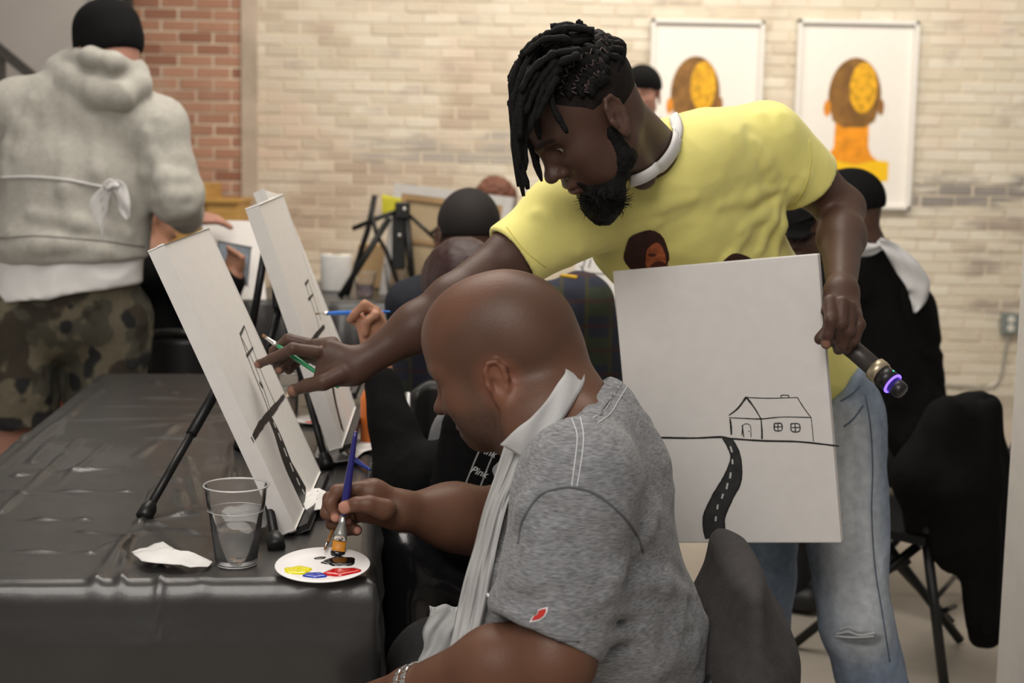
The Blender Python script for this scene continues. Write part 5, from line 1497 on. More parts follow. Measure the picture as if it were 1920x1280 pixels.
# ================================================================== OTHER PEOPLE IN THE ROOM
M_BLKCLOTH = mat('black_knit', (.0055, .0055, .006), .9, .25, 60, .3, 200, spec=.15)
def simple_skin(c, H=None, lip=None):
    def f(P):
        C = np.tile(np.array(c), (len(P), 1)); C *= (1 + .15 * fbm(P * 9, 2))[:, None]
        return head_paint(P, H, C, c, lip or tuple(np.array(c) * (1.05, .8, .8)), tuple(np.array(c) * .3)) if H is not None else C
    return f
def build(name, sdf, pts, pad, h, m, parent, **k):
    lo, hi = bbox(pts, pad); return sdf_obj(name, sdf, lo, hi, h, m, parent, **k)
def hand(S, w, d, side, n, s=1.0, curl=.4, k=.006):
    """relaxed hand: w wrist, d finger direction, side towards the thumb, n back of the hand"""
    d, n = unit(d), unit(n); side = unit(side)
    S.add(fcap(w, w + d * .075 * s, .028 * s, .017 * s, .038 * s, .014 * s, side), .015)
    for i, (o, L) in enumerate(((.027, .072), (.009, .080), (-.009, .075), (-.026, .060))):
        b = w + d * .082 * s + side * o * s; a1 = curl; a2 = curl * 2.1
        p1 = b + (d * math.cos(a1) - n * math.sin(a1)) * L * .5 * s; p2 = p1 + (d * math.cos(a2) - n * math.sin(a2)) * L * .5 * s
        S.add(rc(b, p1, .0095 * s, .0085 * s), k).add(rc(p1, p2, .0085 * s, .007 * s), k)
    b = w + d * .03 * s + side * .03 * s; p1 = b + (d * .8 + side * .6 - n * .3) * .032 * s; p2 = p1 + (d - n * .4) * .028 * s
    S.add(rc(b, p1, .014 * s, .011 * s), k).add(rc(p1, p2, .011 * s, .0085 * s), k)

# ---------------------------------------------------------------- man in the grey hoodie
HYD = 4.3
PH = thing('person', (-1.28, 4.32, 0), 'man in grey hoodie, black cap and camouflage shorts standing with his back turned', 'person')
SKH = (.46, .235, .175)
HH = Head((-.74, .67), .22, s=1.05, origin=at(205, 112, HYD))
S = Sdf(); add_head(S, HH, detail=True)
S.add(rc(HH.p(-.03, 0, -.03), at(200, 175, HYD + .02), .062, .075), .03)
S.add(rc(at(200, 175, HYD + .04), at(160, 300, HYD + .05), .06, .06), .03)
elH, wrH = at(332, 370, 4.28), at(352, 412, 4.58)
shHR, shHL = at(296, 240, 4.32), at(40, 205, 4.34)
S.add(rc(shHR, elH, .05, .045), .02).add(rc(elH, wrH, .042, .028), .02).add(rc(at(160, 300, HYD + .05), shHR, .05, .045), .02).add(rc(at(160, 300, HYD + .05), shHL, .05, .045), .02)
hand(S, wrH, (.72, .62, .05), (-.5, .6, .3), (-.1, -.3, 1), 1.0, .3)
elH2, wrH2 = at(-45, 370, 4.45), at(-10, 380, 4.75)
S.add(rc(shHL, elH2, .05, .045), .02).add(rc(elH2, wrH2, .042, .028), .02); hand(S, wrH2, (.4, .8, -.2), (.6, -.2, .3), (0, -.3, 1), 1.0, .3)
legs = ((at(35, 600, 4.3), at(30, 800, 4.28), np.array([at(30, 800, 4.28)[0] - .02, 4.30, .08])), (at(205, 600, 4.36), at(195, 790, 4.36), np.array([at(190, 790, 4.36)[0], 4.38, .08])))
for a, b, c in legs: S.add(rc(a, b, .085, .062), .02).add(rc(b, np.array([c[0], c[1] + .01, .36]), .058, .058), .02).add(rc(np.array([c[0], c[1] + .01, .36]), c, .056, .038), .02)
S.add(rc(at(160, 300, HYD + .05), at(125, 560, HYD + .02), .06, .09), .03)
P_ = [HH.p(.13, 0, .14), HH.p(-.12, 0, 0), HH.p(0, .1, 0), HH.p(0, -.1, 0), shHL, elH, elH2, wrH, wrH2, wrH + np.array([.2, .2, 0]), legs[0][2], legs[1][2], wrH2 + np.array([.1, .2, -.1])]
build('body', S, P_, .1, .0055, skin_mat('skin_pale'), PH, color=simple_skin(SKH, HH))
# cap
cp = Sdf().add(ell(HH.p(-.008, 0, .052), np.array((.112, .092, .100)) * HH.s, HH.R), .01).add(ell(HH.p(-.008, 0, .105), np.array((.094, .082, .062)) * HH.s, HH.R), .03)
cp.cut(plane(HH.p(0, 0, .008), HH.R @ np.array([.0, 0, -1.0])), .008)
cp.add(fcap(HH.p(.095, 0, .022), HH.p(.190, 0, .012), .092, .006, .075, .006, HH.R[:, 1]), .010)
build('baseball_cap', cp, [HH.p(.17, 0, .14), HH.p(-.12, 0, 0), HH.p(0, .1, 0), HH.p(0, -.1, .1)], .04, .0045, mat('black_felt', (.0065, .0065, .007), .9, .15, 50, spec=.15), PH)
# hoodie
T = Sdf(); ht = lambda u, v, dy=0: at(u, v, HYD + dy)
T.add(fcap(ht(165, 215, .05), ht(150, 330, .03), .185, .125, .215, .150, (1, .1, .0)), .05)
T.add(fcap(ht(150, 330, .03), ht(138, 470, 0), .215, .150, .222, .165, (1, .1, .0)), .05)
T.add(rc(ht(165, 200, .04), shHL, .11, .085), .06).add(rc(ht(180, 205, .04), shHR, .11, .085), .06)
T.add(rc(shHR, elH, .080, .074), .04).add(rc(elH, wrH - unit(wrH - elH) * .04, .072, .050), .03)
T.add(rc(shHL, elH2, .082, .074), .04).add(rc(elH2, wrH2 - unit(wrH2 - elH2) * .04, .072, .050), .03)
vq = surface(T, *bbox([shHL, shHR, elH, elH2, ht(140, 500)], .25), .016)
bvT = BVHTree.FromPolygons([Vector(v) for v in vq[0]], [list(map(int, q)) for q in vq[1]])
crests(T, bvT, [((60, 190), (30, 290), .014), ((30, 220), (10, 330), .012), ((170, 230), (200, 420), .010), ((215, 300), (285, 440), .012), ((275, 250), (270, 400), .012), ((240, 350), (290, 470), .012), ((120, 280), (130, 430), .009),
                ((300, 340), (345, 330), .012), ((295, 370), (350, 365), .013), ((300, 400), (352, 395), .013), ((310, 425), (350, 420), .012), ((290, 290), (320, 380), .012), ((20, 440), (200, 470), .012), ((60, 400), (240, 440), .010), ((10, 470), (150, 455), .012)], -.004, .035)
T.cut(plane(ht(140, 488), (0.04, 0, -1)), .012)
T.sub(rc(HH.p(-.02, 0, -.05), HH.p(-.0, 0, .1), .070, .09), .015)
T.add(fcap(ht(-5, 476), ht(268, 486), .155, .016, .165, .016, (0, 1, 0)), .012) if False else None
hp = [(112, 128, .02), (140, 150, -.05), (185, 172, -.085), (228, 176, -.085), (258, 158, -.04), (250, 130, .02)]
for a, b in zip(hp, hp[1:]): T.add(rc(ht(*a), ht(*b), .036, .036), .03)
hp = [(125, 118, .02), (160, 122, -.04), (205, 142, -.07), (240, 150, -.05), (255, 132, .0)]
for a, b in zip(hp, hp[1:]): T.add(rc(ht(*a), ht(*b), .026, .024), .022)
hp = [(134, 108, .01), (172, 106, -.085), (214, 116, -.10), (250, 132, -.03)]
for a, b in zip(hp, hp[1:]): T.add(rc(ht(*a), ht(*b), .027, .025), .02)
M_HOOD = mat('hoodie_grey', (.40, .385, .345), .92, .10, 60, .3, 260, sheen=.2)
hoodie = build('hoodie', T, [shHL, shHR, elH, elH2, wrH, ht(140, 500), ht(200, 100, -.1), wrH2], .22, .0065, M_HOOD, PH, disp=fold_disp(.011, 5, (1, 1, .6), 3, 3.0))
bvH = bvh_of(hoodie)
seam('hem_seam', bvH, [(0, 446), (60, 442), (130, 446), (200, 452), (270, 462)], .003, mat('hoodie_seam', (.27, .26, .235), .9, .1), hoodie, 8)
# apron string and bow
M_STR = mat('apron_string', (.68, .67, .66), .6, .05, trans=.15, ior=1.1)
seam('apron_string', bvH, [(0, 333), (60, 332), (120, 337), (205, 352)], .0045, M_STR, PH, 8, .002)
def tail(uvs, ws, Y, m, parent, nm='apron_bow', t=.002):
    cl = spline([at(u, v, Y) for u, v in uvs], 6); ww = np.interp(np.linspace(0, 1, len(cl)), np.linspace(0, 1, len(ws)), ws); rows = []
    for i, p in enumerate(cl):
        tt = unit(cl[min(i + 1, len(cl) - 1)] - cl[max(i - 1, 0)]); s_ = unit(np.cross(tt, (0, -1, 0)))
        rows.append([p + s_ * ww[i] * q + np.array([0, .006 * math.sin(3 * q + i * .5), 0]) for q in np.linspace(-1, 1, 5)])
    return sheet(nm, rows, m, parent, t)
hy = hit(bvH, 205, 352, .01)[1] - .012
tail([(203, 350), (185, 385), (178, 420), (182, 455)], [.012, .030, .026, .020], hy, M_STR, PH)
tail([(205, 350), (222, 352), (232, 385), (240, 412)], [.010, .022, .020, .006], hy - .004, M_STR, PH)
tail([(195, 352), (207, 345), (222, 352)], [.008, .016, .008], hy - .012, M_STR, PH)
# white tee showing below
W_ = Sdf().add(fcap(ht(135, 440), ht(128, 560), .205, .150, .215, .158, (1, .1, 0)), .02)
W_.cut(plane(ht(140, 548), unit((.16, 0, -1))), .006).cut(plane(ht(140, 470), (0, 0, 1)), .01)
build('undershirt', W_, [ht(135, 440), ht(128, 560)], .26, .007, mat('white_cotton'), PH, disp=fold_disp(.010, 7, (1, 1, .4), 3, 4.0))
# camouflage shorts
J = Sdf().add(fcap(ht(130, 520, .01), ht(122, 590, .02), .200, .145, .200, .150, (1, .1, 0)), .03)
for (a, b, c), k in zip(legs, (.118, .118)):
    J.add(rc(a, b + np.array([0, 0, .0]), k + .012, k), .03)
J.cut(plane(ht(40, 792), (-.02, 0, -1)), .008)
def camo(P):
    a = fbm(P * 13 + 3, 3); b = fbm(P * 11 + 17, 3); c = fbm(P * 16 + 31, 2)
    C = np.tile(np.array((.060, .056, .040)), (len(P), 1))
    for m, col in ((sstep(.02, .10, a), (.115, .098, .066)), (sstep(.14, .22, b), (.034, .027, .018)), (sstep(.22, .30, c), (.012, .012, .012))):
        C = C * (1 - m[:, None]) + np.array(col) * m[:, None]
    return C
build('camouflage_shorts', J, [ht(-20, 500), ht(285, 540), legs[0][1], legs[1][1]], .19, .006, mat('camo_cloth', rough=.9, var=.12, scale=70, bump=.3, bscale=200, attr='Col'), PH, disp=fold_disp(.008, 7, (1, 1, .7), 3, 8.0), color=camo)
for a, b, c in legs:
    sS = Sdf().add(fcap(np.array([c[0], c[1] - .07, .05]), np.array([c[0], c[1] + .15, .04]), .048, .046, .048, .034, (1, 0, 0)), .01).cut(plane((0, 0, .004), (0, 0, -1)), .003)
    lo, hi = bbox([c - [0, .08, 0], c + [0, .17, 0]], .08); lo[2] = -.01; sdf_obj('shoe', sS, lo, hi, .008, mat('shoe_black'), PH)

# ---------------------------------------------------------------- seated painter in black behind the hoodie
def seated(base, label, Y, neck, headf, hpitch, head_o, sh, hipw, cloth, skin, hair=None, hs=1.0, parent_loc=None, arms=None, thick=.13, detail=False, hip=None, h=.008, disp=None, color=None, knee=None, trousers=None):
    """clothed figure built from picture points: sh = two shoulder points, hip = hip centre"""
    t = thing('person', parent_loc, label, 'person')
    H = Head(headf, hpitch, s=hs, origin=head_o)
    S = Sdf(); add_head(S, H, detail=detail); S.add(rc(H.p(-.03, 0, -.03), neck, .055, .065), .03)
    pts = [H.p(a, b, c) for a in (-.11, .13) for b in (-.09, .09) for c in (-.11, .14)] + [neck]
    S.add(rc(neck, (neck + hip) / 2, .06, .09), .03)
    T = Sdf(); mid = (sh[0] + sh[1]) / 2
    T.add(fcap(mid - np.array([0, 0, .04]), hip, np.linalg.norm(sh[1] - sh[0]) / 2 * .92, thick * .85, hipw, thick * 1.1, sh[1] - sh[0]), .05)
    for s_ in sh: T.add(rc(neck - np.array([0, 0, .03]), s_, .075, .072), .06)
    tp = [sh[0], sh[1], hip, neck]
    for arm in (arms or []):
        P = arm['pts']; R2 = arm.get('r', (.066, .056, .045))
        T.add(rc(P[0], P[1], R2[0], R2[1]), .03).add(rc(P[1], P[2], R2[1], R2[2]), .03); tp += P
        d = unit(P[2] - P[1]); S.add(rc(P[1], P[2] + d * arm.get('bare', .05), .035, .027), .02); S.add(rc(P[0], P[1], .04, .035), .02); S.add(rc(neck, P[0], .05, .04), .02)
        if 'fingers' in arm: fingers(S, arm['fingers']); S.add(fcap(P[2] + d * arm.get('bare', .05), arm['palm'], .026, .019, .033, .017, arm['pside']), .015); pts += [c[-1][0] for c in arm['fingers']] + [arm['palm']]
        elif arm.get('hand', True): hand(S, P[2] + d * arm.get('bare', .05), d, arm['side'], arm['n'], 1.0, arm.get('curl', .5))
        pts += [P[0], P[1], P[2], P[2] + d * .2]
    T.sub(rc(neck + np.array([0, 0, .0]), neck + np.array([0, 0, .2]), .068, .09), .012)
    lo, hi = bbox(pts, .09); sdf_obj('body', S, lo, hi, .005 if detail else .006, skin_mat(skin[0]), t, color=simple_skin(skin[1], H))
    lo, hi = bbox(tp, .20); top = sdf_obj('top', T, lo, hi, h, cloth, t, disp=disp or fold_disp(.007, 7, (1, 1, .8), 3, Y), color=color)
    if knee is not None:
        J = Sdf().add(fcap(hip + np.array([0, 0, .02]), hip - np.array([0, 0, .06]), hipw, .12, hipw * .95, .12, sh[1] - sh[0]), .04); jp = [hip]
        for kk in knee:
            off = unit(sh[1] - sh[0]) * kk[3]; J.add(rc(hip + off - np.array([0, 0, .03]), np.array(kk[:3]), .092, .068), .04); f_ = np.array([kk[0], kk[1], .08]); J.add(rc(np.array(kk[:3]), f_, .066, .05), .03); jp += [np.array(kk[:3]), f_]
            d = unit(np.array([headf[0], headf[1], 0])); sS = Sdf().add(fcap(f_ - d * .06 - [0, 0, .035], f_ + d * .15 - [0, 0, .045], .046, .042, .046, .03, np.cross(d, (0, 0, 1))), .01).cut(plane((0, 0, .004), (0, 0, -1)), .003)
            lo, hi = bbox([f_ - d * .1, f_ + d * .2], .09); lo[2] = -.01; sdf_obj('shoe', sS, lo, hi, .009, mat('shoe_black'), t)
        J.cut(plane((0, 0, .05), (0, 0, -1)), .004); lo, hi = bbox(jp, .15); sdf_obj('trousers', J, lo, hi, .010, trousers or mat('charcoal_trousers'), t, disp=fold_disp(.006, 8, (1, 1, 1), 2, Y))
    return t, H
def hair_cap(name, H, m, parent, drop=.0, fr=.03, vol=.012, h=.005, disp=None):
    c = Sdf().add(ell(H.p(-.016, 0, .044), np.array((.096 + vol, .077 + vol, .087 + vol)) * H.s, H.R), .01).add(ell(H.p(.020, 0, .060), np.array((.062 + vol, .062 + vol, .062 + vol)) * H.s, H.R), .02)
    c.cut(plane(H.p(fr, 0, .03), H.R @ unit(np.array([.62, 0, -.78]))), .01).cut(plane(H.p(-.05, 0, -.02 - drop), H.R @ unit(np.array([.15, 0, -1.0]))), .01)
    for y in (1, -1): c.sub(ell(H.p(.006, y * .09, -.008), np.array((.030, .035, .036)) * H.s, H.R), .008)
    lo, hi = bbox([H.p(a, b, z) for a in (-.12, .1) for b in (-.1, .1) for z in (-.1, .15)], .02); return sdf_obj(name, c, lo, hi, h, m, parent, disp=disp)
def cap_hat(name, H, m, parent, low=.02, vol=.014, brim=True, h=.005):
    c = Sdf().add(ell(H.p(-.010, 0, .050), np.array((.098 + vol, .079 + vol, .088 + vol)) * H.s, H.R), .01).add(ell(H.p(.018, 0, .062), np.array((.066 + vol, .066 + vol, .066 + vol)) * H.s, H.R), .02)
    c.cut(plane(H.p(0, 0, low), H.R @ np.array([0, 0, -1.0])), .008)
    if brim: c.add(fcap(H.p(.085, 0, low + .012), H.p(.160, 0, low + .002), .072, .006, .055, .006, H.R[:, 1]), .01)
    lo, hi = bbox([H.p(a, b, z) for a in (-.12, .17) for b in (-.1, .1) for z in (-.02, .16)], .03); return sdf_obj(name, c, lo, hi, h, m, parent)

DARKSK = ('skin_deep', (.10, .052, .036)); MIDSK = ('skin_tan', (.36, .18, .115)); PALE = ('skin_pale', SKH)
# painter in black at the far left, arm raised to the small canvas
p1s, p2s = at(300, 520, 4.66), at(375, 515, 4.85)
hd_ = at(268, 420, 4.85)
seated(None, 'painter in a black top seated behind the hooded man, arm raised to a small canvas', 4.7, at(290, 490, 4.80), (.8, .5), .2, hd_, (at(275, 525, 4.72), at(355, 530, 4.90)), .17, M_BLKCLOTH, MIDSK, parent_loc=(at(330, 700, 4.78)[0], 4.78, 0), hip=at(325, 690, 4.78), thick=.15,
       arms=[dict(pts=[at(350, 535, 4.72), at(400, 590, 4.58), at(434, 525, 4.50)], bare=.02, palm=at(441, 492, 4.49), pside=(1, 0, .2), fingers=[[(at(432 + 6 * i, 486, 4.485), .009), (at(430 + 6 * i, 468 + 3 * i, 4.475), .008), (at(427 + 6 * i, 464 + 4 * i, 4.46), .007)] for i in range(4)] + [[(at(450, 500, 4.475), .012), (at(455, 482, 4.46), .009)]])],
       knee=[(at(360, 700, 4.6)[0], 4.5, .50, -.08), (at(400, 700, 4.8)[0], 4.8, .50, .08)])
# woman in black with thin blue brush: raised forearm, head behind the bald man
WYD = 2.92
w_ = lambda u, v, dy=0: at(u, v, WYD + dy)
fgW = [[(w_(706, 583, -.01), .0105), (w_(684, 570, -.02), .0095), (w_(664, 590, -.015), .0085), (w_(656, 600, -.01), .007)],
       [(w_(712, 590, .01), .0105), (w_(690, 578, .015), .0095), (w_(668, 592, .015), .0085), (w_(662, 604, .012), .007)],
       [(w_(712, 600, -.005), .010), (w_(704, 590, -.03), .009), (w_(690, 600, -.035), .0085), (w_(684, 625, -.03), .0075)],
       [(w_(712, 612, .012), .0095), (w_(700, 612, -.01), .0085), (w_(690, 620, -.015), .0075), (w_(686, 640, -.012), .0065)],
       [(w_(694, 640, .0), .013), (w_(680, 612, .005), .0105), (w_(676, 596, .0), .009)]]
PW, HW = seated(None, 'woman in black sleeves seated with forearm raised, painting with a thin blue brush', 2.9, w_(945, 770, .05), (-.9, .35), .5, w_(930, 665, .08), (w_(935, 850, -.18), w_(950, 830, .20)), .17, M_BLKCLOTH, MIDSK, parent_loc=(-.02, 2.95, 0), hip=w_(945, 1080, .02), thick=.14, hs=.97,
       arms=[dict(pts=[w_(925, 850, -.12), w_(765, 905, -.12), w_(716, 722, -.02)], r=(.066, .060, .038), bare=.03, palm=w_(702, 615), pside=(1, 0, .1), fingers=fgW)],
       knee=[(-.20, 2.80, .60, -.09), (-.22, 3.00, .58, .09)], trousers=mat('gloss_black', (.012, .012, .014), .22, .1, 30, .5, 25, coat=.4))
hair_cap('hair', HW, M_HAIR, PW, .04)
g = Sdf().add(fcap(w_(908, 835, -.09), w_(892, 975, -.07), .05, .11, .06, .12, (0, 1, 0)), .02)
V_ = build('vest', g, [w_(905, 820, -.1), w_(890, 980, -.1)], .17, .007, mat('grey_fleece', (.20, .205, .215), .9, .15, 80, .3, 200), PW, disp=fold_disp(.006, 8, (1, 1, .6), 3, 2.0))
g = Sdf().add(fcap(w_(925, 815, -.25), w_(905, 965, -.23), .05, .10, .06, .11, (0, 1, 0)), .02)
Bk = build('black_panel', g, [w_(925, 815, -.24), w_(905, 965, -.24)], .17, .007, M_BLKCLOTH, PW)
bvK = bvh_of(Bk)
M_WL = mat('stripe_white', (.42, .42, .42), .6, .05)
seam('stripe_edge', bvK, [(907, 826), (888, 870), (866, 925)], .0014, M_WL, Bk, 8, .001); seam('stripe_edge', bvK, [(936, 828), (917, 870), (896, 925)], .0014, M_WL, Bk, 8, .001)
for (u, v) in ((914, 846), (898, 884), (884, 918)):
    p = hit(bvK, u, v, .003)
    if p is None: continue
    cu = bpy.data.curves.new('lettering', 'FONT'); cu.body = 'Pink'; cu.size = .019; cu.extrude = .0004; cu.shear = .35; cu.align_x = 'CENTER'; cu.align_y = 'CENTER'
    to = bpy.data.objects.new('lettering', cu); COL.objects.link(to)
    me = bpy.data.meshes.new_from_object(to); COL.objects.unlink(to); bpy.data.objects.remove(to)
    a = -.35; Rz = np.array([[math.cos(a), -math.sin(a)], [math.sin(a), math.cos(a)]])
    for vv in me.vertices:
        q = Rz @ np.array([vv.co.x, vv.co.y]); vv.co = Vector(p + np.array([q[0], -vv.co.z, q[1]]))
    mobj('lettering', me, mat('lettering_white'), Bk)
# person in the plaid jacket, back turned
def plaid_mat():
    m = bpy.data.materials.new('plaid'); m.use_nodes = True; N = m.node_tree.nodes; L = m.node_tree.links; b = N['Principled BSDF']; b.inputs['Roughness'].default_value = .9
    g = N.new('ShaderNodeNewGeometry'); s = N.new('ShaderNodeSeparateXYZ'); L.new(g.outputs['Position'], s.inputs[0])
    def bandn(axis, sc, th, ph):
        m1 = N.new('ShaderNodeMath'); m1.operation = 'MULTIPLY_ADD'; m1.inputs[1].default_value = sc; m1.inputs[2].default_value = ph; L.new(s.outputs[axis], m1.inputs[0])
        m2 = N.new('ShaderNodeMath'); m2.operation = 'SINE'; L.new(m1.outputs[0], m2.inputs[0])
        r = N.new('ShaderNodeMapRange'); r.inputs[1].default_value = th; r.inputs[2].default_value = th + .25; L.new(m2.outputs[0], r.inputs[0]); return r.outputs[0]
    def mix(f, a, c):
        x = N.new('ShaderNodeMix'); x.data_type = 'RGBA'; L.new(f, x.inputs[0])
        if isinstance(a, tuple): x.inputs[6].default_value = (*a, 1)
        else: L.new(a, x.inputs[6])
        x.inputs[7].default_value = (*c, 1); return x.outputs[2]
    c = mix(bandn(0, 52, -.1, .4), (.020, .028, .016), (.012, .015, .030)); c = mix(bandn(2, 52, .1, 1.0), c, (.012, .016, .034)); c = mix(bandn(0, 104, .80, 2.0), c, (.040, .036, .010)); c = mix(bandn(2, 104, .80, .3), c, (.036, .012, .012))
    L.new(c, b.inputs['Base Color']); return m
M_PLAID = plaid_mat()
pl = lambda u, v, dy=0: at(u, v, 3.50 + dy)
PP, HP = seated(None, 'person with dark red hair in a plaid jacket seated with back turned', 3.5, pl(935, 588, -.02), (-.55, .83), .50, pl(868, 558, -.02), (pl(795, 625), pl(1086, 570, .0)), .23, M_PLAID, MIDSK, parent_loc=(pl(950, 900)[0], 3.5, 0), hip=pl(955, 900), thick=.14, hs=.98,
       arms=[dict(pts=[pl(1090, 575), pl(1140, 760, .05), pl(1080, 850, .3)], r=(.078, .068, .05), side=(-.5, .5, 0), n=(0, 0, 1)), dict(pts=[pl(790, 625), pl(765, 780, .1), pl(740, 820, .35)], r=(.070, .062, .05), side=(.5, .5, 0), n=(0, 0, 1))],
       knee=[(pl(850, 900)[0], 3.85, .52, -.1), (pl(1000, 900)[0], 3.88, .52, .1)], h=.007)
hair_cap('hair', HP, mat('hair_burgundy', (.030, .010, .010), .35, .3, 90, .4, 160, stretch=(3, 3, 1)), PP, .06, .05, .016, disp=lambda v, n: .004 * fbm(v * 40, 2))
bvP = bvh_of([c for c in PP.children if c.name.startswith('top')][0])
seam('shoulder_stripe', bvP, [(998, 524), (1030, 518), (1060, 518), (1082, 521)], .0050, mat('stripe_yellow', (.55, .33, .02), .8, .1), PP, 8, .001)
# short-haired man further back
bk = lambda u, v, dy=0: at(u, v, 4.15 + dy)
PK, HK = seated(None, 'man with short black hair seated facing away towards the canvas back', 4.15, bk(890, 520), (-.25, .97), .25, bk(878, 450), (bk(770, 570), bk(985, 560)), .2, mat('navy_sweater', (.012, .014, .022), .9, .2, 60), DARKSK, parent_loc=(bk(880, 800)[0], 4.15, 0), hip=bk(880, 780), thick=.13, detail=True, hs=1.07,
       arms=[dict(pts=[bk(770, 570), bk(760, 690, .1), bk(790, 700, .35)], side=(.5, .5, 0), n=(0, 0, 1)), dict(pts=[bk(985, 565), bk(1000, 690, .1), bk(960, 700, .35)], side=(-.5, .5, 0), n=(0, 0, 1))], knee=[(bk(840, 800)[0], 4.5, .52, -.09), (bk(920, 800)[0], 4.5, .52, .09)], h=.009)
hair_cap('hair', HK, mat('hair_short', (.012, .009, .008), .8, .3, 200, .4, 300), PK, -.018, .04, .007)
bm = bmesh.new()
for y in (1, -1): tube(bm, [HK.p(.088, y * .075, .02), HK.p(.03, y * .083, .022), HK.p(-.02, y * .085, .008)], .0025, 6)
for y in (1, -1): tube(bm, [HK.p(.098 , y * .032 + .02 * math.cos(a), .012 + .017 * math.sin(a)) for a in np.linspace(0, 6.28, 17)], .0022, 6, False)
tube(bm, [HK.p(.102, -.012, .018), HK.p(.102, .012, .018)], .0022, 6); bm_obj('eyeglasses', bm, mat('dark_steel'), PK, True)
# curly-haired head behind the far canvas
cu_ = lambda u, v, dy=0: at(u, v, 6.55 + dy)
PC, HC = seated(None, 'person with curly auburn hair mostly hidden behind the canvas back', 6.5, cu_(930, 440), (-.1, -1), .1, cu_(928, 394), (cu_(850, 480), cu_(1010, 480)), .18, mat('rust_top', (.25, .08, .06), .9, .1), MIDSK, parent_loc=(cu_(930, 640)[0], 6.55, 0), hip=cu_(930, 630), thick=.12, arms=[], knee=[(cu_(900, 640)[0], 6.3, .5, -.08), (cu_(960, 640)[0], 6.3, .5, .08)], h=.012)
hair_cap('hair', HC, mat('hair_auburn', (.16, .060, .035), .7, .3, 90), PC, .03, .05, .02, .006, disp=lambda v, n: .012 * fbm(v * 45, 2))
# person in the black beanie by the wall
bn = lambda u, v, dy=0: at(u, v, 6.8 + dy)
PN, HN = seated(None, 'person in a black beanie standing near the framed prints', 6.8, bn(1195, 232), (-.25, -.97), .05, bn(1203, 182), (bn(1125, 262), bn(1272, 262)), .17, mat('black_knit'), PALE, parent_loc=(bn(1195, 400)[0], 6.8, 0), hip=bn(1195, 470), thick=.12, detail=True, hs=.98,
       arms=[dict(pts=[bn(1125, 265), bn(1112, 370), bn(1130, 450, -.1)], side=(.5, -.5, 0), n=(-1, 0, 0)), dict(pts=[bn(1272, 265), bn(1285, 370), bn(1270, 450, -.1)], side=(-.5, -.5, 0), n=(1, 0, 0))], h=.010)
J = Sdf().add(fcap(bn(1195, 450), bn(1195, 500), .16, .11, .16, .11, (1, 0, 0)), .03)
for dx in (-.09, .09):
    a = bn(1195, 500) + np.array([dx, 0, 0]); J.add(rc(a, np.array([a[0], a[1], .5]), .085, .065), .03).add(rc(np.array([a[0], a[1], .5]), np.array([a[0], a[1], .05]), .065, .055), .02)
J.cut(plane((0, 0, .004), (0, 0, -1)), .004); build('trousers', J, [bn(1195, 440), np.array([bn(1195, 440)[0], 6.8, .02])], .2, .012, mat('charcoal_trousers'), PN)
cap_hat('beanie', HN, mat('black_felt'), PN, .034, .016, False)
# man in the black sweater at the right, apron tied at the neck
rs = lambda u, v, dy=0: at(u, v, 4.45 + dy)
PR, HR = seated(None, 'man in black sweater and black cap seated with white apron tied behind his neck', 4.45, rs(1618, 462), (-.88, .48), .22, rs(1592, 408), (rs(1560, 540, -.12), rs(1672, 530, .14)), .19, M_BLKCLOTH, DARKSK, parent_loc=(rs(1660, 850)[0], 4.45, 0), hip=rs(1680, 805), thick=.15, detail=True,
       arms=[dict(pts=[rs(1560, 545, -.1), rs(1530, 690, -.05), rs(1440, 720, .0)], side=(0, .5, .5), n=(0, -.5, .8)), dict(pts=[rs(1665, 545, .15), rs(1610, 690, .25), rs(1500, 700, .2)], side=(0, -.5, .5), n=(0, .5, .8))], knee=[(rs(1480, 880)[0], 4.35, .52, -.1), (rs(1500, 880)[0], 4.65, .52, .1)], h=.008,
       disp=fold_disp(.008, 6, (1, 1, .8), 3, 12.0))
bgk = Sdf().add(rc(rs(1690, 590, .02), rs(1705, 740, .02), .11, .11), .03); build('sweater_back', bgk, [rs(1690, 590), rs(1705, 740)], .14, .009, M_BLKCLOTH, PR, disp=fold_disp(.008, 7, (1, 1, 1.5), 3, 2.0))
cap_hat('baseball_cap', HR, mat('black_felt'), PR, .012, .014, True)
rows = [[rs(1606 + 62 * t, 447 + 10 * math.sin(3 * t) + 34 * w * (1 - .8 * t), -.16 + .10 * t + .012 * math.sin(8 * w + 3 * t)) for t in np.linspace(0, 1, 12)] for w in np.linspace(0, 1, 6)]
M_APW = mat('apron_white', (.70, .70, .71), .6, .05, 20, .2, 30)
sheet('apron_neckband', rows, M_APW, PR, .002)
tail([(1648, 450), (1672, 468), (1700, 500), (1722, 535), (1722, 560), (1714, 586)], [.008, .022, .034, .036, .026, .003], 4.32, M_APW, PR, 'apron_tie')
# person in a black cap between the yellow shirt and the arm
ot_ = lambda u, v, dy=0: at(u, v, 5.1 + dy)
PO, HO = seated(None, 'dark-clothed person in black cap glimpsed between yellow shirt and bent arm', 5.1, ot_(1512, 500), (-.5, -.86), .1, ot_(1508, 445), (ot_(1425, 540), ot_(1600, 540)), .18, M_BLKCLOTH, DARKSK, parent_loc=(ot_(1512, 800)[0], 5.1, 0), hip=ot_(1512, 740), thick=.12, detail=True, arms=[dict(pts=[ot_(1425, 545), ot_(1415, 650), ot_(1450, 690, -.2)], side=(.5, -.5, 0), n=(0, 0, 1)), dict(pts=[ot_(1600, 545), ot_(1610, 650), ot_(1580, 690, -.2)], side=(-.5, -.5, 0), n=(0, 0, 1))], knee=[(ot_(1480, 740)[0], 4.8, .5, -.08), (ot_(1545, 740)[0], 4.8, .5, .08)], h=.010)
cap_hat('baseball_cap', HO, mat('black_felt'), PO, .018, .016, True)

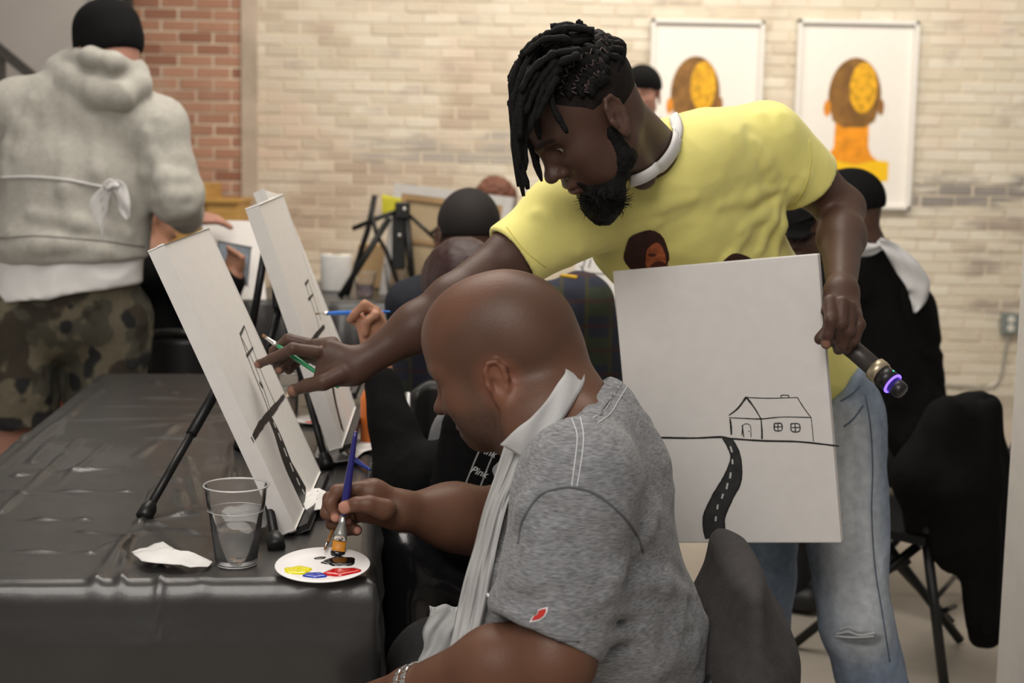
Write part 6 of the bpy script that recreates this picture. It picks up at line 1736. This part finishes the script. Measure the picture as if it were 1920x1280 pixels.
# ================================================================== CHAIRS, COATS, FAR TABLE
def folding_chair(x, y, yaw, label, hw=.21, m=None, backh=.78, sz=.445):
    """x,y seat centre; yaw direction the sitter faces"""
    f = np.array([math.cos(yaw), math.sin(yaw), 0]); l = np.array([-f[1], f[0], 0]); c = np.array([x, y, 0])
    t = thing('folding_chair', c, label, 'chair'); m = m or mat('chair_black', (.012, .012, .013), .4, .1)
    R_ = np.stack([f, l, [0, 0, 1]], 1)
    bm = bmesh.new(); bx(bm, c + [0, 0, sz], (.38, .40, .022), R_, .008); bm_obj('seat', bm, m, t)
    for s in (1, -1):
        bm = bmesh.new(); tube(bm, [c + f * .22 + l * s * hw + [0, 0, .005], c - f * .02 + l * s * hw + [0, 0, sz - .015], c - f * .20 + l * s * hw + [0, 0, backh]], .0125, 10); bm_obj('leg', bm, m, t, True)
        bm = bmesh.new(); tube(bm, [c - f * .22 + l * s * (hw - .025) + [0, 0, .005], c + f * .14 + l * s * (hw - .025) + [0, 0, sz - .02]], .0125, 10); bm_obj('leg', bm, m, t, True)
    bm = bmesh.new(); bx(bm, c - f * .185 + [0, 0, backh - .09], (.018, hw * 2 - .01, .17), R_, .008); bm_obj('backrest', bm, m, t)
    for a, z in ((.165, .10), (-.165, .07)):
        bm = bmesh.new(); w = hw if a > 0 else hw - .025; tube(bm, [c + f * a - l * w + [0, 0, z], c + f * a + l * w + [0, 0, z]], .008, 8); bm_obj('stretcher', bm, m, t, True)
    return t
# bald man's chair with a dark jacket hung on it
folding_chair(.165, 2.18, math.pi, 'folding chair under the seated man in the grey shirt', .15, backh=.74, sz=.385)
D = Sdf(); jk = lambda u, v, dy=0: at(u, v, 2.18 + dy)
D.add(fcap(jk(1380, 1058, .0), jk(1385, 1200, .0), .20, .034, .225, .072, (0, 1, 0)), .03).add(fcap(jk(1385, 1200, .0), jk(1405, 1420, .0), .225, .074, .225, .082, (0, 1, 0)), .04)
o = build('jacket', D, [jk(1383, 1040), jk(1415, 1420)], .26, .007, mat('charcoal_wool', (.045, .041, .042), .9, .2, 50, .3, 240), None, disp=fold_disp(.006, 6, (1, 1, .4), 3, 6.0))
tag(o, 'charcoal jacket draped over the back of the seated man\'s chair', 'jacket')
# chair on the right with a black coat
cx_ = onz(1640, 1130, 0)
def line_chair():
    t = thing('folding_chair', onz(1650, 1225, 0), 'black folding chair with crossed legs under the hanging black coat', 'chair'); m = mat('chair_black')
    A = lambda u, v, y: at(u, v, y)
    fl = lambda u, v: onz(u, v, .012)
    legs_ = [(fl(1488, 1208), A(1722, 1022, 3.80)), (fl(1772, 1298), A(1738, 1020, 3.66)), (fl(1560, 1150), A(1690, 1000, 4.1)), (fl(1800, 1200), A(1655, 1010, 3.98))]
    for a, b in legs_:
        bm = bmesh.new(); tube(bm, [a, b], .0135, 10); lg = bm_obj('leg', bm, m, t, True)
    bm = bmesh.new(); tube(bm, [A(1640, 1082, 3.95), A(1705, 1052, 3.85)], .008, 8); bm_obj('stretcher', bm, m, t, True)
    bm = bmesh.new(); tube(bm, [A(1762, 1148, 3.70), A(1790, 1136, 3.80)], .008, 8); bm_obj('stretcher', bm, m, t, True)
    s = [A(1600, 990, 3.78), A(1735, 1012, 3.62), A(1790, 970, 3.95), A(1650, 955, 4.12)]
    zz = np.mean([q[2] for q in s]); s = [np.array([q[0], q[1], zz]) for q in s]
    V = s + [q + np.array([0, 0, .022]) for q in s]
    mesh_obj('seat', V, [(3, 2, 1, 0), (4, 5, 6, 7), (0, 1, 5, 4), (1, 2, 6, 5), (2, 3, 7, 6), (3, 0, 4, 7)], m, t)
    for (u, v, y) in ((1735, 1000, 3.64), (1860, 960, 3.86)):
        bm = bmesh.new(); a = A(u, v, y); b = at(u + 55, 800, y + .04); tube(bm, [a, b], .0125, 10); bm_obj('back_post', bm, m, t, True)
    bm = bmesh.new(); a, b = at(1785, 815, 3.70), at(1850, 812, 3.78); R_ = frame_from(a, b, (0, 0, 1)); bx(bm, (a + b) / 2, (.02, .12, np.linalg.norm(b - a)), R_, .005); bm_obj('backrest', bm, m, t)
line_chair()
D = Sdf(); ck = lambda u, v, dy=0: at(u, v, 3.72 + dy)
D.add(fcap(ck(1822, 775, 0), ck(1815, 900, 0), .12, .058, .165, .080, (.55, .6, 0)), .05).add(fcap(ck(1815, 900), ck(1810, 1010, 0), .165, .080, .13, .080, (.55, .6, 0)), .05)
D.add(fcap(ck(1835, 1000, 0), ck(1850, 1190, 0), .10, .06, .055, .035, (.55, .6, 0)), .05)
D.add(rc(ck(1770, 790, -.05), ck(1722, 890, -.06), .048, .055), .05).add(rc(ck(1722, 890, -.06), ck(1725, 985, -.04), .055, .04), .05)
for a, b in (((1790, 760), (1830, 1150)), ((1760, 800), (1780, 1050)), ((1860, 760), (1855, 1180)), ((1735, 860), (1760, 1030))): D.add(rc(ck(*a, -.075), ck(*b, -.06), .015, .018), .03)
D.cut(plane(ck(1845, 1205), (0, 0, -1)), .01)
o = build('coat', D, [ck(1720, 740), ck(1900, 740), ck(1850, 1200), ck(1720, 1000)], .2, .008, mat('black_coat', (.0055, .0055, .006), .9, .2, 40, .3, 200, spec=.15), None, disp=fold_disp(.014, 6, (1, 1, .35), 3, 7.0))
tag(o, 'black coat hanging in folds over the folding chair by the white column', 'coat')
folding_chair(at(1690, 860, 4.5)[0], 4.5, 2.65, 'black folding chair under the man in the black sweater', backh=.60, sz=.35)
folding_chair(.0, 2.96, 2.9, 'black folding chair under the woman with the blue brush', sz=.345)
folding_chair(at(880, 800, 4.15)[0], 4.12, 1.6, 'black folding chair under the man with short black hair')
folding_chair(at(1512, 800, 5.1)[0], 5.14, -1.9, 'black folding chair under the person glimpsed past the bent arm', sz=.36)
folding_chair(at(930, 640, 6.55)[0], 6.6, -1.57, 'black folding chair under the curly-haired person', sz=.39)
# chair with the rounded grey arm at the far left
t = thing('stacking_chair', (at(330, 700, 4.6)[0], 4.62, 0), 'black stacking chair with a rounded tubular back rail, seat of the painter in black', 'chair')
m = mat('chair_black'); tb_ = mat('chair_tube', (.10, .10, .10), .3, .1, metal=.8)
bm = bmesh.new(); tube(bm, spline([at(268, 700, 4.60), at(270, 640, 4.60), at(290, 625, 4.58), at(335, 622, 4.56), at(378, 630, 4.56), at(398, 650, 4.56), at(402, 720, 4.56)], 6), .012, 10); bm_obj('back_rail', bm, tb_, t, True)
rows = [[at(276 + 118 * s + 2 * r_, 632 + 78 * r_ + 3 * math.sin(3 * s), 4.60 - .035 * math.sin(math.pi * s)) for s in np.linspace(0, 1, 12)] for r_ in np.linspace(0, 1, 8)]
sheet('backrest', rows, m, t, .02)
sc_ = np.array([at(335, 760, 4.8)[0], 4.8, .44]); bm = bmesh.new(); bx(bm, sc_, (.42, .40, .04), None, .015); bm_obj('seat', bm, m, t)
for dx in (-.2, .2):
    for dy in (-.18, .18):
        bm = bmesh.new(); tube(bm, [sc_ + [dx, dy, 0], np.array([sc_[0] + dx * 1.05, sc_[1] + dy * 1.05, .005])], .011, 10); bm_obj('leg', bm, tb_, t, True)
for uv in ((270, 700), (402, 720)):
    p = at(uv[0], uv[1], 4.58); bm = bmesh.new(); tube(bm, [p, np.array([p[0], 4.62, .44])], .011, 10); bm_obj('back_post', bm, tb_, t, True)

# silver tube chair between the woman in black and the person in plaid
t = thing('tube_chair', (at(770, 800, 3.3)[0], 3.35, 0), 'black chair with bright chrome tubes beside the plaid jacket', 'chair')
ch = mat('chrome_tube', (.32, .32, .32), .3, .05, metal=1.0)
for u in (752, 766):
    p = at(u, 735, 3.28 + (u - 752) * .004); bm = bmesh.new(); tube(bm, [np.array([p[0], p[1], .005]), p], .008, 10); bm_obj('leg', bm, ch, t, True)
for dx in (.36, .38):
    p = at(759, 735, 3.3); bm = bmesh.new(); tube(bm, [np.array([p[0] + dx, p[1] + (dx - .37) * 9, .005]), np.array([p[0] + dx, p[1] + (dx - .37) * 9, .44])], .009, 10); bm_obj('leg', bm, ch, t, True)
rows = [[at(775 + 70 * s, 735 + 10 * r_ * 9 - 22 * math.sin(math.pi * s) * (1 - r_), 3.30 + .02 * math.sin(math.pi * s)) for s in np.linspace(0, 1, 10)] for r_ in np.linspace(0, 1, 7)]
sheet('backrest', rows, mat('chair_black'), t, .018)
p = at(759, 735, 3.3); bm = bmesh.new(); bx(bm, (p[0] + .22, 3.42, .41), (.46, .38, .03), None, .01); bm_obj('seat', bm, mat('chair_black'), t)

# ---------------------------------------------------------------- far table with cups, easel and canvas back
x0, x1 = at(455, 590, 5.75)[0], at(812, 590, 5.75)[0]
FZ = .80
t = thing('folding_table', ((x0 + x1) / 2, 6.2, 0), 'folding table under the black cloth at the far end of the room', 'table')
bm = bmesh.new(); bx(bm, ((x0 + x1) / 2, 6.25, FZ - .03), (x1 - x0 - .02, .96, .04)); bm_obj('table_top', bm, mat('table_plastic'), t)
for dx in (x0 + .1, x1 - .1):
    for dy in (5.9, 6.6):
        bm = bmesh.new(); tube(bm, [(dx, dy, 0), (dx, dy, FZ - .04)], .014, 8); bm_obj('leg', bm, mat('dark_steel'), t)
xs = np.linspace(0, 1, 40); rows = []
def crow(yy, z, push): return [np.array([x0 + (x1 - x0) * s, yy - push * .015 * (1 + math.sin(s * 40)), z]) for s in xs]
rows = [crow(6.74, FZ - .62, -1), crow(6.735, FZ - .3, -.6), crow(6.73, FZ + .003, 0)] + [crow(y_, FZ + .003, 0) for y_ in np.linspace(6.6, 5.85, 8)] + [crow(5.765, FZ + .003, 0), crow(5.755, FZ - .02, .1), crow(5.75, FZ - .2, .6), crow(5.745, FZ - .62, 1)]
o = sheet('tablecloth', rows, M_CLOTH, None, .003); tag(o, 'black plastic cloth on the far table with the cups and spare easel', 'tablecloth')
FT = FZ + .006
def far_at(u, Y): p = at(u, 560, Y); return np.array([p[0], Y, FT])
cup(far_at(742, 6.0), .050, .034, .135, .35, 'clear plastic cup of cloudy water beside the spare easel')
cup(far_at(684, 5.95), .046, .032, .10, .5, 'short plastic cup of purple-grey water on the far table', water=mat('purple_water', (.45, .38, .45), .1, 0, trans=.8, ior=1.33))
p = far_at(630, 6.2); t = thing('paper_towel_roll', p, 'white paper towel roll standing on the far table', 'paper roll')
bm = bmesh.new(); lathe(bm, p, (0, 0, 1), [(.021, .001), (.064, .001), (.066, .006), (.066, .15), (.064, .155), (.021, .155), (.021, .001)], 32); bm_obj('roll', bm, M_TISSUE, t, True)
bm = bmesh.new(); lathe(bm, p, (0, 0, 1), [(.0205, .0), (.0205, .157), (.019, .157), (.019, 0)], 24); bm_obj('cardboard_core', bm, mat('cardboard', (.35, .25, .15), .8, .1), t, True)
# spare easel, folded and leaning
ES = lambda u, v, dy=0: at(u, v, 5.88 + dy)
t = thing('table_easel', far_at(700, 5.9), 'black folded spare easel on the far table', 'easel')
def bar(nm, uv, r): 
    bm = bmesh.new(); tube(bm, [ES(*q) for q in uv], r, 8); return bm_obj(nm, bm, M_EASEL, t, True)
bm = bmesh.new(); bx(bm, ES(755, 394), (.06, .045, .066), None, .006); hub = bm_obj('hub', bm, M_EASEL, t)
for (u, v) in ((758, 392), (749, 441)):
    bm = bmesh.new(); bmesh.ops.create_icosphere(bm, subdivisions=2, radius=.009)
    for q in bm.verts: q.co += Vector(ES(u, v, -.028))
    bm_obj('screw', bm, M_SIL, hub, True)
fz = lambda u, dy=0: np.array([at(u, 560, 5.88 + dy)[0], 5.88 + dy, FT + .004])
def barp(nm, pts, r):
    bm = bmesh.new(); tube(bm, pts, r, 8); return bm_obj(nm, bm, M_EASEL, t, True)
barp('leg', [ES(762, 405), fz(776)], .015); barp('leg', [ES(730, 408, -.02), fz(637, -.05)], .0135); barp('leg', [ES(703, 366, .02), ES(690, 430, .02), fz(650, .05)], .012)
bar('brace', [(698, 405, .0), (706, 440, .01), (724, 470, .01), (752, 548, .02)], .009); bar('arm', [(661, 429, .02), (700, 412, .01), (745, 396, 0)], .010); bar('arm', [(768, 404), (816, 448, -.02)], .008); bar('arm', [(806, 440, .01), (830, 420, .02)], .008)
bm = bmesh.new(); bx(bm, ES(748, 450, .02), (.055, .03, .24), None, .006); bm_obj('canvas_rest', bm, M_EASEL, t)
# yellow folded paper behind it
o = sheet('paper_sheet', [[at(716 + 36 * s, 364 + 40 * r_ + 8 * s * (1 - r_), 5.98 + .02 * math.sin(3 * s)) for s in np.linspace(0, 1, 8)] for r_ in np.linspace(0, 1, 6)], mat('yellow_paper', (.72, .66, .05), .7, .05), None, .002)
tag(o, 'bright yellow sheet of paper clipped behind the spare easel', 'paper')
# tan cardboard box behind the easel
p = far_at(700, 6.35); bm = bmesh.new(); bx(bm, p + np.array([0, 0, .10]), (.13, .10, .19), None, .004); o = bm_obj('cardboard_box', bm, mat('cardboard_tan', (.50, .34, .18), .8, .1)); tag(o, 'tan cardboard box standing behind the spare easel', 'box')
# canvas seen from the back
cTL, cTR, cBL = at(745, 345, 6.15), at(965, 372, 6.0), at(808, 545, 6.05)
axc = unit(cTL - cTR); ayc = unit((cTL - cBL) - axc * ((cTL - cBL) @ axc)); Wc = float(np.linalg.norm(cTL - cTR)); Hc = float(np.linalg.norm(cTL - cBL))
oc = cTR - ayc * Hc
t, f_, nc_ = make_canvas('stretched_canvas', oc, axc, ayc, Wc, Hc, 'canvas seen from behind with bare wooden stretcher bars on the far table', .028)
R_ = np.stack([axc, ayc, nc_], 1)
bm = bmesh.new(); bx(bm, oc + axc * Wc / 2 + ayc * Hc / 2 - nc_ * .0075, (Wc - .075, Hc - .075, .003), R_); bm_obj('raw_canvas', bm, mat('raw_canvas', (.55, .43, .27), .85, .08, 60), t)
for c, s in ((axc * .048 + ayc * Hc / 2, (.024, Hc - .072, .018)), (axc * (Wc - .048) + ayc * Hc / 2, (.024, Hc - .072, .018)), (axc * Wc / 2 + ayc * .048, (Wc - .12, .024, .018)), (axc * Wc / 2 + ayc * (Hc - .048), (Wc - .12, .024, .018)), (axc * Wc / 2 + ayc * Hc * .52, (Wc - .12, .012, .008))):
    bm = bmesh.new(); bx(bm, oc + c - nc_ * .019, s, R_, .002); bm_obj('stretcher_bar', bm, M_BAR, t)
# small canvas with the painter's hand, and the dark tablet held up before it
p0, p1_, p2_ = at(392, 562, 4.62), at(500, 562, 4.70), at(388, 412, 4.74)
axs = unit(p1_ - p0); ays = unit((p2_ - p0) - axs * ((p2_ - p0) @ axs))
make_canvas('stretched_canvas', p0, axs, ays, float(np.linalg.norm(p1_ - p0)), float(np.linalg.norm(p2_ - p0)), 'small white canvas in front of the painter in black', .018)
q0 = at(404, 530, 4.53); R_ = np.stack([unit([.97, .15, -.18]), unit(np.cross([.97, .15, -.18], unit([.05, .25, .97]))), unit([.05, .25, .97])], 1)
t = thing('tablet', at(438, 530, 4.53), 'dark grey picture tablet held up behind the raised hand', 'tablet')
bm = bmesh.new(); bx(bm, at(437, 494, 4.535), (.105, .008, .125), R_, .003); bm_obj('case', bm, mat('tablet_grey', (.10, .11, .12), .4, .1), t)
bm = bmesh.new(); bx(bm, at(437, 494, 4.535) + R_[:, 1] * (-.0046 if R_[1, 1] > 0 else .0046), (.094, .0012, .112), R_); bm_obj('screen', bm, mat('tablet_picture', (.12, .15, .19), .3, .6, 25), t)
# white sketched canvas behind the plaid jacket
p0, p1_, p2_ = at(1075, 640, 4.0), at(1190, 640, 3.95), at(1078, 470, 4.05)
axs = unit(p1_ - p0); ays = unit((p2_ - p0) - axs * ((p2_ - p0) @ axs)); 
t, fs, ns_ = make_canvas('stretched_canvas', p0, axs, ays, float(np.linalg.norm(p1_ - p0)), float(np.linalg.norm(p2_ - p0)), 'white canvas with thin black lines showing past the plaid shoulder', .018)
for uv in ([(1088, 498), (1100, 510), (1150, 515)], [(1098, 484), (1092, 505)], [(1108, 486), (1104, 502)]): stroke('sketch_line', fs, p0, ns_, uv, [.003, .003, .003])
tt = thing('side_table', (p0[0] + .1, 4.05, 0), 'small black side table under the sketched canvas by the plaid jacket', 'table')
zt = p0[2] - .004; bm = bmesh.new(); bx(bm, (p0[0] + .1, 4.05, zt - .015), (.34, .26, .03), None, .005); bm_obj('table_top', bm, mat('chair_black'), tt)
for dx in (-.12, .12):
    bm = bmesh.new(); tube(bm, [(p0[0] + .1 + dx, 4.05, zt - .03), (p0[0] + .1 + dx, 4.05, .005)], .014, 8); bm_obj('leg', bm, mat('chair_black'), tt)
# orange bottle by the woman's cuff
p = at(692, 760, 3.05); p = np.array([p[0], 3.12, TOP]); t = thing('paint_bottle', p, 'orange paint bottle standing behind the raised wrist', 'bottle')
bm = bmesh.new(); lathe(bm, p, (0, 0, 1), [(.001, 0), (.024, 0), (.026, .003), (.026, .10), (.018, .118), (.010, .124), (.010, .128), (.001, .128)], 24); bm_obj('bottle_body', bm, mat('orange_plastic', (.62, .16, .03), .4, .05), t, True)
bm = bmesh.new(); lathe(bm, p, (0, 0, 1), [(.001, .128), (.012, .128), (.012, .142), (.004, .16), (.001, .16)], 20); bm_obj('nozzle', bm, mat('orange_plastic'), t, True)
# red crate with a white bag behind the hooded man's legs
p = onz(98, 850, 0); p = at(98, 760, 5.6); t = thing('storage_crate', (p[0], 5.6, 0), 'red plastic crate behind the camouflage shorts', 'crate')
bm = bmesh.new(); zt = at(85, 742, 5.6)[2]; bx(bm, (p[0] - .02, 5.6, zt / 2), (.13, .30, zt), None, .006); bm_obj('crate_body', bm, mat('red_plastic', (.42, .03, .02), .5, .08), t)
bm = bmesh.new(); bx(bm, (p[0] - .02, 5.6, zt + .006), (.15, .32, .025), None, .006); bm_obj('rim', bm, mat('red_plastic'), t)
D = Sdf().add(ell((p[0] + .0, 5.6, zt + .075), (.06, .10, .065)), .02).add(rc((p[0], 5.58, zt + .10), (p[0] + .02, 5.58, zt + .16), .03, .02), .03)
o = build('plastic_bag', D, [(p[0], 5.6, zt + .08)], .16, .008, mat('bag_white', (.7, .7, .69), .5, .05), None, disp=fold_disp(.02, 14, (1, 1, 1), 3, 3.0)); tag(o, 'white plastic bag on the red crate between the man\'s legs', 'bag')
